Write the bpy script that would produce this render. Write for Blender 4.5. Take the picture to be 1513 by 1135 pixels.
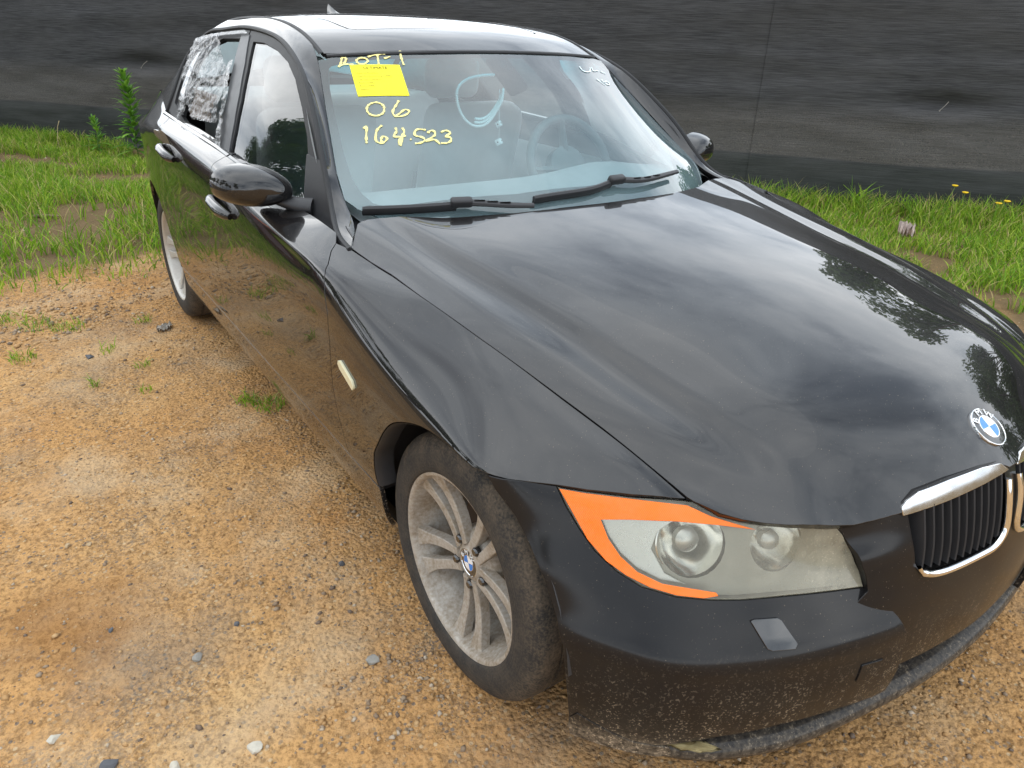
import bpy, bmesh, math, random
import numpy as np
from mathutils import Vector, Matrix, geometry
for o in list(bpy.data.objects): bpy.data.objects.remove(o)
SC = bpy.context.scene; COL = SC.collection
rnd = random.Random(7); nrng = np.random.default_rng(11)
# ---------------------------------------------------------------- camera
cam_d = bpy.data.cameras.new('camera'); cam = bpy.data.objects.new('camera', cam_d); COL.objects.link(cam)
cam_d.sensor_width = 36; cam_d.lens = 25.9583; cam_d.clip_start = .05; cam_d.clip_end = 3000
cam.matrix_world = Matrix(((-0.828071, -0.223416, 0.514182, 1.490706), (0.559866, -0.377204, 0.737745, 1.117778), (0.029128, 0.898778, 0.437435, 1.388967), (0.000000, 0.000000, 0.000000, 1.000000)))
SC.camera = cam
# ---------------------------------------------------------------- sky, sun, exposure
SUN_EL, SUN_AZ = math.radians(62), math.radians(-35)      # azimuth of the sun, measured from +x towards +y
W = bpy.data.worlds.new('World'); SC.world = W; W.use_nodes = True
nt = W.node_tree; nt.nodes.clear(); N = nt.nodes.new; L = nt.links.new
out = N('ShaderNodeOutputWorld'); bg = N('ShaderNodeBackground'); bg.inputs['Strength'].default_value = .1
sky = N('ShaderNodeTexSky'); sky.sky_type = 'NISHITA'; sky.sun_disc = False; sky.sun_elevation = SUN_EL
sky.sun_rotation = math.radians(90)-SUN_AZ; sky.air_density = 1.0; sky.dust_density = 1.5
tc = N('ShaderNodeTexCoord'); sep = N('ShaderNodeSeparateXYZ'); L(tc.outputs['Generated'], sep.inputs[0])
def wm(op, a, b=None, c=None):
    m = N('ShaderNodeMath'); m.operation = op
    for i, x in enumerate((a, b, c)):
        if x is None: continue
        if isinstance(x, (int, float)): m.inputs[i].default_value = x
        else: L(x, m.inputs[i])
    return m.outputs[0]
zc = wm('ADD', wm('MAXIMUM', sep.outputs['Z'], 0.0), .22)
cmb = N('ShaderNodeCombineXYZ'); L(wm('DIVIDE', sep.outputs['X'], zc), cmb.inputs[0]); L(wm('DIVIDE', sep.outputs['Y'], zc), cmb.inputs[1])
def wnoise(scale, detail, rough, dist=0.0, off=0.0):
    n = N('ShaderNodeTexNoise'); n.inputs['Scale'].default_value = scale; n.inputs['Detail'].default_value = detail
    n.inputs['Roughness'].default_value = rough; n.inputs['Distortion'].default_value = dist
    ad = N('ShaderNodeVectorMath'); ad.operation = 'ADD'; ad.inputs[1].default_value = (off, off*.7, off*.3)
    L(cmb.outputs[0], ad.inputs[0]); L(ad.outputs[0], n.inputs['Vector']); return n.outputs['Fac']
def wramp(fac, stops):
    r = N('ShaderNodeValToRGB'); e = r.color_ramp.elements
    while len(e) < len(stops): e.new(.5)
    for el, (p, c) in zip(e, stops): el.position = p; el.color = (*c, 1)
    L(fac, r.inputs[0]); return r.outputs['Color']
n1 = wnoise(.62, 7, .58, .25, 3.1); n2 = wnoise(1.5, 6, .6, .3, 8.4)
lum = wm('ADD', wm('MULTIPLY', n1, .68), wm('MULTIPLY', n2, .32))
cloud = wramp(lum, [(.36, (.50, .58, .68)), (.46, (.76, .84, .93)), (.55, (1.12, 1.18, 1.24)), (.66, (1.75, 1.78, 1.79))])
gain = N('ShaderNodeVectorMath'); gain.operation = 'SCALE'; gain.inputs['Scale'].default_value = 20.5; L(cloud, gain.inputs[0])
cover = wramp(wm('ADD', wm('MULTIPLY', n2, .6), wm('MULTIPLY', n1, .4)), [(.36, (.55, .55, .55)), (.48, (.97, .97, .97))])
mx = N('ShaderNodeMixRGB'); L(cover, mx.inputs[0]); L(sky.outputs[0], mx.inputs[1]); L(gain.outputs[0], mx.inputs[2])
L(mx.outputs[0], bg.inputs['Color']); L(bg.outputs[0], out.inputs[0])
sd = bpy.data.lights.new('sun', 'SUN'); sd.energy = .55; sd.angle = math.radians(110); sd.color = (1, .95, .87)
sun = bpy.data.objects.new('sun', sd); COL.objects.link(sun)
sdir = Vector((math.cos(SUN_EL)*math.cos(SUN_AZ), math.cos(SUN_EL)*math.sin(SUN_AZ), math.sin(SUN_EL)))
sun.rotation_euler = sdir.to_track_quat('Z', 'Y').to_euler(); sun.location = sdir*30
vs = SC.view_settings; vs.view_transform = 'Standard'; vs.look = 'None'; vs.gamma = 1; vs.use_curve_mapping = False; vs.exposure = 0
SC.render.engine = 'CYCLES'; SC.cycles.max_bounces = 8; SC.cycles.transparent_max_bounces = 16; SC.cycles.use_denoising = True; SC.cycles.sample_clamp_indirect = 8
# ---------------------------------------------------------------- smooth surfaces (numpy)
import numpy as np
def _natural(t):
    """matrix M so that second derivatives = M @ values, natural cubic spline"""
    n = len(t); A = np.zeros((n, n)); B = np.zeros((n, n)); A[0, 0] = A[-1, -1] = 1
    for i in range(1, n-1):
        h0, h1 = t[i]-t[i-1], t[i+1]-t[i]
        A[i, i-1], A[i, i], A[i, i+1] = h0/6, (h0+h1)/3, h1/6
        B[i, i-1], B[i, i], B[i, i+1] = 1/h0, -1/h0-1/h1, 1/h1
    return np.linalg.solve(A, B)
def weights(t, M, q):
    """rows of interpolation weights at parameters q (linear outside)"""
    t = np.asarray(t, float); q = np.asarray(q, float); n = len(t)
    i = np.clip(np.searchsorted(t, q)-1, 0, n-2); h = t[i+1]-t[i]
    qc = np.clip(q, t[0], t[-1])
    a = (t[i+1]-qc)/h; b = (qc-t[i])/h
    Wt = np.zeros((len(q), n)); r = np.arange(len(q))
    Wt[r, i] += a; Wt[r, i+1] += b
    Wt += ((a**3-a)*h*h/6)[:, None]*M[i] + ((b**3-b)*h*h/6)[:, None]*M[i+1]
    ex = q-qc
    if np.any(ex != 0):
        e = 1e-4*(t[-1]-t[0]); m = ex != 0
        s = np.sign(ex[m])
        d = (weights(t, M, qc[m])-weights(t, M, qc[m]-s*e))/e
        Wt[m] += d*np.abs(ex[m])[:, None]
    return Wt
def spline(pts, n=None, q=None, closed=False):
    """cubic through 3D points, chord parameter; n samples"""
    P = np.asarray(pts, float)
    d = np.r_[0, np.cumsum(np.linalg.norm(np.diff(P, axis=0), axis=1))]
    t = d/d[-1]
    if q is None: q = np.linspace(0, 1, n)
    if len(P) == 2: return P[0]+(P[1]-P[0])*np.asarray(q)[:, None]
    return weights(t, _natural(t), q) @ P
def resample(P, n):
    P = np.asarray(P, float); d = np.r_[0, np.cumsum(np.linalg.norm(np.diff(P, axis=0), axis=1))]
    q = np.linspace(0, d[-1], n)
    return np.stack([np.interp(q, d, P[:, k]) for k in range(P.shape[1])], 1)
class Surf:
    """tensor cubic through a grid of points P[row][col]; u runs along columns, v along rows (both about metres)"""
    def __init__(s, P, mirror_rows=False, mirror_cols=False, tension=None):
        P = np.asarray(P, float); nr, nc = P.shape[:2]
        s.nr, s.nc = nr, nc
        tu = np.r_[0, np.cumsum(np.linalg.norm(np.diff(P, axis=1), axis=2).mean(0))]
        tv = np.r_[0, np.cumsum(np.linalg.norm(np.diff(P, axis=0), axis=2).mean(1))]
        s.umax, s.vmax = tu[-1], tv[-1]
        mir = np.array([-1, 1, 1.])
        if mirror_rows:   # last row lies on the centre plane
            P = np.concatenate([P, P[-2::-1]*mir], 0); tv = np.r_[tv, 2*tv[-1]-tv[-2::-1]]
        if mirror_cols:
            P = np.concatenate([P, P[:, -2::-1]*mir], 1); tu = np.r_[tu, 2*tu[-1]-tu[-2::-1]]
        s.P, s.tu, s.tv = P, tu, tv
        s.Mu, s.Mv = _natural(tu), _natural(tv)
        gu = np.linspace(tu[0], tu[-1], 8*len(tu)); gv = np.linspace(tv[0], tv[-1], 8*len(tv))
        U, V = np.meshgrid(gu, gv); s.gu, s.gv = U.ravel(), V.ravel(); s.gp = s.at(s.gu, s.gv)
    def at(s, u, v):
        u = np.atleast_1d(u); v = np.atleast_1d(v)
        return np.einsum('nr,nc,rck->nk', weights(s.tv, s.Mv, v), weights(s.tu, s.Mu, u), s.P)
    def der(s, u, v, e=1e-4):
        return (s.at(u+e, v)-s.at(u-e, v))/(2*e), (s.at(u, v+e)-s.at(u, v-e))/(2*e)
    def normal(s, u, v):
        a, b = s.der(u, v); n = np.cross(a, b); return n/np.maximum(np.linalg.norm(n, axis=1), 1e-12)[:, None]
    def closest(s, Q, it=12):
        """(u,v) of the surface points closest to 3D points Q"""
        Q = np.atleast_2d(np.asarray(Q, float))
        k = [np.argmin(((s.gp-q)**2).sum(1)) for q in Q]
        u, v = s.gu[k].copy(), s.gv[k].copy()
        for _ in range(it):
            r = Q-s.at(u, v); a, b = s.der(u, v)
            aa, bb, ab = (a*a).sum(1)+1e-9, (b*b).sum(1)+1e-9, (a*b).sum(1)
            ra, rb = (r*a).sum(1), (r*b).sum(1); D = aa*bb-ab*ab+1e-12
            u += np.clip((ra*bb-rb*ab)/D, -.1, .1); v += np.clip((rb*aa-ra*ab)/D, -.1, .1)
        return np.c_[u, v]
# ---------------------------------------------------------------- the car's master surfaces: x to its right side, y forward, z up, front axle at y = 0
def belt_z(y): return np.interp(y, [-3.75, -3.35, -3.0, -2.67, -1.716, -1.49, -.96, -.775, -.57, -.3], [1.0, 1.054, 1.026, .997, .963, .947, .888, .876, .866, .85])
def swage_z(y): return np.minimum(.745+(-.52-y)*.085, .900)
def side_surface():
    ys = np.array([-3.75, -3.45, -3.1, -2.76, -2.35, -1.9, -1.45, -1.0, -.70, -.50, -.30, -.12, .05, .20, .34, .46])
    f = lambda pts: np.interp(ys, [p[0] for p in pts], [p[1] for p in pts])
    bx = f([(-3.75, .84), (-3.45, .735), (-3.1, .739), (-2.76, .776), (-2.35, .815), (-1.9, .828), (-1.45, .826), (-1.0, .802), (-.7, .778)])
    plan = f([(-3.75, -.26), (-3.45, -.135), (-3.1, -.055), (-2.76, -.010), (-2.35, .002), (-1.9, 0), (-.5, 0), (.46, 0)])   # rear end tucks in
    R = []
    def row(x, z): R.append(np.stack([x+plan if np.ndim(x) else np.full_like(ys, x)+plan, ys, z if np.ndim(z) else np.full_like(ys, z)], 1))
    row(.842, .205); row(.868, .26); row(.881, .32); row(.886, .352); row(.8905, .372); row(.897, .43); row(.903, .51)
    zs = swage_z(ys); bz = belt_z(ys)
    # height of the side, front part: from arch lip up to the bonnet gap
    gy = np.array([-0.660, -0.614, -0.429, -0.310, -0.195, -0.089, 0.014, 0.088, 0.141, 0.330, 0.424, 0.500])
    gx = np.array([0.800, 0.788, 0.768, 0.756, 0.742, 0.729, 0.714, 0.703, 0.693, 0.655, 0.634, 0.600])
    gz = np.array([0.877, 0.867, 0.845, 0.829, 0.812, 0.796, 0.777, 0.764, 0.751, 0.700, 0.669, 0.630])
    fx = np.interp(ys, gy, gx); fz = np.interp(ys, gy, gz)
    front = np.clip((ys+.70)/.20, 0, 1)        # 0 on the doors, 1 on the wing
    topx = np.where(ys < -.66, bx+.014*np.clip((-.66-ys)*4, 0, 1)*np.clip((ys+2.7)*4, 0, 1), fx); topz = np.where(ys < -.66, bz, fz)
    topx[ys == -.70] = .776; topz[ys == -.70] = .897
    def mix(door, pts):  # door values, and wing values given at ys
        w = f(pts); k = np.clip((ys+.62)/.22, 0, 1); return door*(1-k)+w*k
    row(mix(.9065+0*ys, [(-.5, .9065), (-.12, .904), (.05, .903), (.2, .895), (.34, .872), (.46, .84)]), mix(zs-.12, [(-.5, .620), (-.3, .600), (-.12, .585), (.46, .58)]))
    row(mix(.9080+0*ys, [(-.5, .908), (-.3, .906), (-.12, .9055), (.05, .905), (.2, .888), (.34, .83), (.46, .79)]), mix(zs-.045, [(-.5, .698), (-.3, .668), (-.12, .645), (.05, .642), (.2, .640), (.46, .615)]))
    row(mix(.9070+0*ys, [(-.5, .906), (-.3, .901), (-.12, .898), (.05, .8975), (.2, .884), (.34, .80), (.46, .73)]), mix(zs, [(-.5, .745), (-.3, .712), (-.12, .686), (.05, .676), (.2, .668), (.34, .66), (.46, .64)]))
    row(mix(.9027+0*ys, [(-.5, .902), (-.3, .890), (-.12, .878), (.05, .872), (.2, .850), (.34, .765), (.46, .70)]), mix(zs+.045, [(-.5, .782), (-.3, .747), (-.12, .719), (.05, .703), (.2, .689), (.34, .673), (.46, .646)]))
    dz = bz-zs
    row(mix(.897+0*ys, [(-.5, .887), (-.3, .854), (-.12, .830), (.05, .816), (.2, .785), (.34, .72), (.46, .665)]), mix(zs+.045+(dz-.045)*.42, [(-.5, .817), (-.3, .786), (-.12, .759), (.05, .739), (.2, .715), (.34, .686), (.46, .648)]))
    row(mix(.885+0*ys, [(-.5, .845), (-.3, .806), (-.12, .782), (.05, .766), (.2, .736), (.34, .687), (.46, .64)]), mix(zs+.045+(dz-.045)*.77, [(-.5, .837), (-.3, .808), (-.12, .783), (.05, .760), (.2, .728), (.34, .694), (.46, .647)]))
    row(topx, topz)
    row(topx-.05, topz+.012)
    R = np.array(R)
    for i in (-5, -4, -3, -2, -1):                 # rear wheel bulge and narrowing shoulder
        R[i][:, 0] = np.where(ys < -2.5, np.minimum(R[i][:, 0], bx+plan+[.115, .085, .045, 0, -.05][i+5]), R[i][:, 0])
    return Surf(R)
def roof_edge(n):
    return spline([(.553, -1.337, 1.289), (.550, -1.415, 1.318), (.545, -1.521, 1.346), (.540, -1.696, 1.373), (.535, -1.897, 1.384), (.530, -2.126, 1.386), (.525, -2.40, 1.374), (.515, -2.66, 1.346)], n)
def roof_surface():
    E = roof_edge(12); Cn = spline([(0, -1.235, 1.307), (0, -1.32, 1.3385), (0, -1.44, 1.366), (0, -1.64, 1.394), (0, -1.87, 1.408), (0, -2.12, 1.412), (0, -2.42, 1.402), (0, -2.74, 1.370)], 12)
    rows = []
    for t in (1.0, .93, .8, .6, .4, .2, 0.0):
        rows.append(np.stack([E[:, 0]*t, Cn[:, 1]+(E[:, 1]-Cn[:, 1])*t**2, Cn[:, 2]+(E[:, 2]-Cn[:, 2])*t**2.4], 1))
    return Surf(np.array(rows), mirror_rows=True)
WE = [(.708, -.775, .865), (.703, -.86, .935), (.686, -.949, .995), (.658, -1.043, 1.064), (.628, -1.148, 1.145), (.594, -1.258, 1.230), (.578, -1.318, 1.275), (.566, -1.362, 1.312)]
def windshield_surface():
    E = spline(WE, 8); Cn = spline([(0, -.545, .872), (0, -.70, .985), (0, -.86, 1.093), (0, -1.05, 1.208), (0, -1.235, 1.308), (0, -1.30, 1.342)], 8)
    rows = []
    for t in (1.0, .85, .65, .43, .21, 0.0):
        rows.append(np.stack([E[:, 0]*t, Cn[:, 1]+(E[:, 1]-Cn[:, 1])*t**2.1, Cn[:, 2]+(E[:, 2]-Cn[:, 2])*t**2.1], 1))
    return Surf(np.array(rows), mirror_rows=True)
FRAME = [(0.797, -0.600, 0.872), (0.782, -0.712, 0.882), (0.750, -0.828, 0.919), (0.711, -0.981, 1.053), (0.679, -1.111, 1.154), (0.650, -1.240, 1.233), (0.627, -1.386, 1.287), (0.605, -1.561, 1.325), (0.591, -1.785, 1.346), (0.583, -2.070, 1.352), (0.584, -2.378, 1.337), (0.602, -2.610, 1.303), (0.649, -2.682, 1.240), (0.706, -2.668, 1.161), (0.753, -2.627, 1.085), (0.797, -2.636, 0.995)]
def pillar_surface():
    """A-pillar, cant rail and C-pillar: from the door frame across to the windshield, roof and rear-window edge"""
    O = [(.756, -.670, .888), (.722, -.762, .902), (.704, -.855, .935), (.675, -.985, 1.022), (.628, -1.148, 1.147), (.594, -1.258, 1.232), (.573, -1.335, 1.283), (.549, -1.460, 1.331), (.541, -1.70, 1.374), (.532, -2.06, 1.387), (.526, -2.36, 1.377), (.520, -2.63, 1.350), (.545, -2.86, 1.265), (.572, -3.02, 1.195), (.598, -3.17, 1.125), (.63, -3.32, 1.052)]
    F = np.array(FRAME); O = np.array(O); rows = []
    n = np.array([.75, .25, .6])
    for t in (0.0, .12, .3, .5, .7, .88, 1.0):
        P = F+(O-F)*t
        b = np.zeros((len(F), 3)); d = O-F
        tang = np.gradient((F+O)/2, axis=0); nn = np.cross(d, tang); nn /= np.linalg.norm(nn, axis=1)[:, None]; nn *= np.where(nn[:, 0] > 0, 1, -1)[:, None]
        rows.append(P+nn*(4*t*(1-t)*np.linspace(.07, .05, len(F))*np.linalg.norm(d, axis=1))[:, None])
    return Surf(np.array(rows))
def hood_surface():
    rows = [
     # rear -> front, bonnet edge at the wing gap
     [(0.800, -0.660, 0.879), (0.768, -0.429, 0.845), (0.742, -0.195, 0.812), (0.714, 0.014, 0.777), (0.693, 0.141, 0.751), (0.655, 0.330, 0.700), (0.634, 0.424, 0.669)],
     [(.762, -.70, .8985), (.736, -.455, .854), (.708, -.20, .819), (.677, .02, .786), (.654, .16, .757), (.617, .35, .709), (.596, .446, .667)],
     [(0.715, -0.73, 0.9075), (0.69, -0.45, 0.8605), (0.659, -0.19, 0.8245), (0.627, 0.04, 0.7895), (0.602, 0.19, 0.7585), (0.563, 0.39, 0.7095), (0.543, 0.49, 0.6598)],
     [(0.64, -0.73, 0.9110), (0.607, -0.43, 0.8648), (0.573, -0.17, 0.8278), (0.543, 0.07, 0.7928), (0.518, 0.23, 0.7618), (0.483, 0.44, 0.7098), (0.468, 0.555, 0.6505)],
     [(.622, -.727, .9125), (.589, -.43, .8715), (.555, -.17, .8355), (.525, .072, .8005), (.50, .233, .769), (.466, .444, .716), (.452, .562, .650)],
     [(.585, -.70, .9115), (.552, -.425, .8765), (.519, -.163, .8425), (.489, .077, .8085), (.465, .24, .776), (.433, .455, .722), (.417, .577, .647)],
     [(.52, -.665, .9075), (.485, -.41, .8815), (.455, -.15, .851), (.427, .09, .817), (.405, .26, .785), (.376, .48, .729), (.358, .605, .643)],
     [(.35, -.632, .9155), (.325, -.385, .8925), (.303, -.12, .864), (.283, .12, .829), (.267, .30, .796), (.248, .52, .735), (.240, .632, .657)],
     [(.175, -.60, .921), (.162, -.36, .899), (.151, -.10, .870), (.141, .14, .835), (.133, .325, .800), (.124, .55, .735), (.12, .650, .668)],
     [(0, -.59, .9225), (0, -.35, .9005), (0, -.09, .8715), (0, .15, .8365), (0, .335, .801), (0, .56, .736), (0, .655, .672)]]
    return Surf(rows, mirror_rows=True)
def nose_surface():
    low = [(.865, .05, .19), (.862, .2, .19), (.852, .33, .19), (.828, .385, .19), (.782, .448, .19), (.712, .518, .19), (.622, .575, .19), (.512, .622, .19), (.39, .655, .19), (.28, .675, .19), (.2, .686, .19)]
    w1 = [(.886, .05, .27), (.881, .2, .27), (.866, .335, .27), (.840, .392, .27), (.794, .454, .27), (.725, .525, .27), (.635, .583, .27), (.523, .632, .27), (.397, .668, .27), (.288, .690, .27), (.2, .70, .27)]
    w2 = [(.898, .05, .35), (.891, .2, .35), (.875, .335, .35), (.8465, .3945, .35), (.799, .4555, .345), (.7315, .526, .34), (.6405, .586, .34), (.529, .636, .34), (.4015, .674, .34), (.2925, .695, .338), (.2, .706, .338)]
    crease = [(.9025, .05, .440), (.8955, .2, .440), (.8775, .332, .438), (.8475, .393, .432), (.7990, .4540, .4235), (.7305, .5250, .4155), (.6405, .5855, .4155), (.5290, .6360, .4170), (.4015, .6735, .4165), (.2925, .6950, .411), (.2, .7065, .411)]
    top = [(.905, .05, .53), (.894, .2, .53), (.866, .311, .53), (.820, .366, .528), (.762, .420, .524), (.688, .483, .52), (.600, .541, .518), (.490, .589, .515), (.372, .623, .508), (.28, .642, .505), (.2, .65, .505)]
    h1 = [(.906, .05, .60), (.891, .2, .60), (.850, .287, .60), (.803, .337, .60), (.744, .389, .60), (.668, .450, .598), (.580, .511, .592), (.478, .561, .582), (.372, .596, .575), (.28, .61, .57), (.2, .62, .57)]
    h2 = [(.903, .05, .66), (.885, .2, .672), (.838, .256, .675), (.790, .299, .677), (.727, .350, .678), (.640, .416, .671), (.556, .478, .656), (.470, .543, .642), (.39, .585, .632), (.29, .60, .625), (.2, .61, .62)]
    h3 = [(.895, .05, .71), (.872, .2, .71), (.815, .23, .71), (.762, .262, .712), (.695, .31, .712), (.610, .375, .705), (.53, .435, .692), (.455, .50, .68), (.39, .545, .67), (.29, .56, .66), (.2, .57, .66)]
    A_ = lambda p, q, t: np.array(p)+(np.array(q)-np.array(p))*t
    return Surf(np.array([low, w1, w2, A_(w2, crease, .62), A_(w2, crease, .93), A_(crease, top, .05), A_(crease, top, .30), A_(crease, top, .66), top, h1, h2, h3]))
def middle_surface():
    rows = []
    for z, ys in ((.285, (.640, .652, .662, .671, .680, .692, .700, .704)), (.35, (.640, .654, .666, .676, .685, .698, .707, .711)), (.42, (.630, .648, .662, .674, .684, .698, .707, .711)),
                  (.465, (.622, .640, .656, .669, .680, .694, .703, .707)), (.50, (.614, .632, .648, .662, .674, .689, .698, .702)), (.56, (.598, .617, .636, .652, .665, .681, .690, .694)),
                  (.62, (.580, .600, .620, .637, .650, .665, .674, .678)), (.665, (.565, .584, .603, .620, .633, .647, .655, .659)), (.71, (.55, .566, .584, .60, .612, .625, .633, .637))):
        rows.append([(x, y, z-(.012 if z > .6 else 0)*(x/.4)**2*3) for x, y in zip((.425, .39, .35, .31, .265, .18, .09, 0), ys)])
    return Surf(rows, mirror_cols=True)
def glass_surface():
    """side glass, door frames and cant rail: leaning inwards"""
    ys = np.array([-3.4, -3.0, -2.6, -2.2, -1.8, -1.4, -1.0, -.7, -.45])
    R = []
    bz = belt_z(ys); bx = np.interp(ys, [-3.4, -3.0, -2.6, -2.2, -1.8, -1.4, -1.0, -.7, -.45], [.72, .765, .798, .808, .810, .800, .765, .748, .70])
    top = np.interp(ys, [-3.4, -3.0, -2.6, -2.2, -1.8, -1.4, -1.0, -.7, -.45], [.50, .525, .552, .572, .580, .577, .563, .54, .51])
    for k in (-.15, 0, .2, .45, .7, .9, 1.0, 1.12):
        z = bz+(1.36-bz)*k
        x = bx+(top-bx)*(k*.64+.36*k*k*np.sign(k))
        R.append(np.stack([x, ys, z], 1))
    return Surf(np.array(R))
# ---------------------------------------------------------------- materials
class NT:
    """small helper round a node tree"""
    def __init__(s, name):
        s.m = bpy.data.materials.new(name); s.m.use_nodes = True; s.t = s.m.node_tree; s.t.nodes.clear()
        s.out = s.t.nodes.new('ShaderNodeOutputMaterial'); s.obj = None
    def n(s, kind, **kw):
        x = s.t.nodes.new('ShaderNode'+kind)
        for k, v in kw.items():
            k = k.replace('_', ' ') if k.replace('_', ' ') in x.inputs else k
            if k in x.inputs: s.put(x.inputs[k], v)
            else: setattr(x, k, v)
        return x
    def put(s, sock, v):
        if hasattr(v, 'is_output') or isinstance(v, bpy.types.NodeSocket): s.t.links.new(v, sock)
        elif isinstance(v, (tuple, list)) and len(v) == 3 and sock.type == 'RGBA': sock.default_value = (*v, 1)
        else: sock.default_value = v
    def co(s, kind='Object'):
        if s.obj is None: s.obj = s.n('TexCoord')
        return s.obj.outputs[kind]
    def math(s, op, a, b=0.0, c=0.0, clamp=False):
        x = s.n('Math', operation=op, use_clamp=clamp)
        for i, v in enumerate((a, b, c)): s.put(x.inputs[i], v)
        return x.outputs[0]
    def map(s, vec, scale=(1, 1, 1), loc=(0, 0, 0), rot=(0, 0, 0)):
        x = s.n('Mapping'); s.put(x.inputs['Vector'], vec); x.inputs['Scale'].default_value = scale; x.inputs['Location'].default_value = loc; x.inputs['Rotation'].default_value = rot
        return x.outputs[0]
    def noise(s, vec, scale, detail=4, rough=.55, dist=0.0):
        x = s.n('TexNoise'); s.put(x.inputs['Vector'], vec); x.inputs['Scale'].default_value = scale; x.inputs['Detail'].default_value = detail
        x.inputs['Roughness'].default_value = rough; x.inputs['Distortion'].default_value = dist; return x.outputs['Fac']
    def voro(s, vec, scale, feature='F1', out='Distance', rand=1.0):
        x = s.n('TexVoronoi', feature=feature); s.put(x.inputs['Vector'], vec); x.inputs['Scale'].default_value = scale; x.inputs['Randomness'].default_value = rand
        return x.outputs[out]
    def ramp(s, fac, stops, interp='LINEAR'):
        r = s.n('ValToRGB'); s.put(r.inputs[0], fac); r.color_ramp.interpolation = interp; e = r.color_ramp.elements
        while len(e) < len(stops): e.new(.5)
        for el, (p, c) in zip(e, stops): el.position = p; el.color = (*c, 1) if isinstance(c, tuple) else (c, c, c, 1)
        return r.outputs['Color']
    def mix(s, f, a, b, mode='MIX'):
        x = s.n('MixRGB', blend_type=mode); s.put(x.inputs[0], f); s.put(x.inputs[1], a); s.put(x.inputs[2], b); return x.outputs[0]
    def xyz(s, vec):
        x = s.n('SeparateXYZ'); s.put(x.inputs[0], vec); return x.outputs
    def bump(s, h, strength=.3, dist=.01):
        b = s.n('Bump'); s.put(b.inputs['Height'], h); b.inputs['Strength'].default_value = strength; b.inputs['Distance'].default_value = dist; return b.outputs[0]
    def bsdf(s, **kw):
        b = s.n('BsdfPrincipled')
        for k, v in kw.items(): s.put(b.inputs[k.replace('_', ' ')], v)
        return b
    def done(s, shader, disp=None):
        s.t.links.new(shader.outputs[0] if hasattr(shader, 'outputs') else shader, s.out.inputs[0]); return s.m
def plain(name, col, rough=.5, metal=0.0, spec=.5, var=.12, scale=30, coat=0.0):
    k = NT(name); f = k.noise(k.co(), scale, 3)
    c = k.mix(f, tuple(x*(1-var) for x in col), tuple(min(1, x*(1+var)) for x in col))
    b = k.bsdf(Base_Color=c, Metallic=metal, Specular_IOR_Level=spec, Coat_Weight=coat)
    k.put(b.inputs['Roughness'], k.math('MULTIPLY_ADD', f, .12, rough-.06))
    return k.done(b)
# ---------------------------------------------------------------- objects
def link(name, me, mat, parent=None):
    o = bpy.data.objects.new(name, me); COL.objects.link(o)
    if mat is not None:
        for m in (mat if isinstance(mat, (list, tuple)) else [mat]): me.materials.append(m)
    if parent is not None: o.parent = parent
    return o
def mesh(name, V, F, mat, parent=None, smooth=False, normals=None, mi=None):
    me = bpy.data.meshes.new(name); me.from_pydata([tuple(map(float, v)) for v in V], [], [tuple(map(int, f)) for f in F]); 
    if mi is not None: me.polygons.foreach_set('material_index', np.asarray(mi, np.int32))
    me.update()
    if smooth or normals is not None: me.polygons.foreach_set('use_smooth', np.ones(len(me.polygons), bool))
    if normals is not None: me.normals_split_custom_set_from_vertices([tuple(map(float, n)) for n in normals])
    return link(name, me, mat, parent)
def bmesh_obj(name, bm, mat, parent=None, smooth=True, angle=40):
    me = bpy.data.meshes.new(name); bmesh.ops.recalc_face_normals(bm, faces=bm.faces[:]); bm.to_mesh(me); bm.free()
    if smooth: me.shade_smooth() if angle is None else (me.polygons.foreach_set('use_smooth', np.ones(len(me.polygons), bool)), me.set_sharp_from_angle(angle=math.radians(angle)))
    return link(name, me, mat, parent)
def empty(name, loc=(0, 0, 0), rz=0.0, parent=None):
    o = bpy.data.objects.new(name, None); COL.objects.link(o); o.location = loc; o.rotation_euler = (0, 0, rz); o.empty_display_size = .1
    if parent: o.parent = parent
    return o
def tag(o, label, cat, group=None, kind=None):
    if label: o['label'] = label
    if cat: o['category'] = cat
    if group: o['group'] = group
    if kind: o['kind'] = kind
    return o
def mirrored(o, parent=None):
    """the same part on the other side of the car"""
    c = o.copy(); COL.objects.link(c); c.parent = parent or o.parent
    mm = o.matrix_basis.copy(); c.matrix_basis = Matrix.Scale(-1, 4, (1, 0, 0)) @ mm
    for ch in o.children: d = ch.copy(); COL.objects.link(d); d.parent = c
    return c
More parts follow.
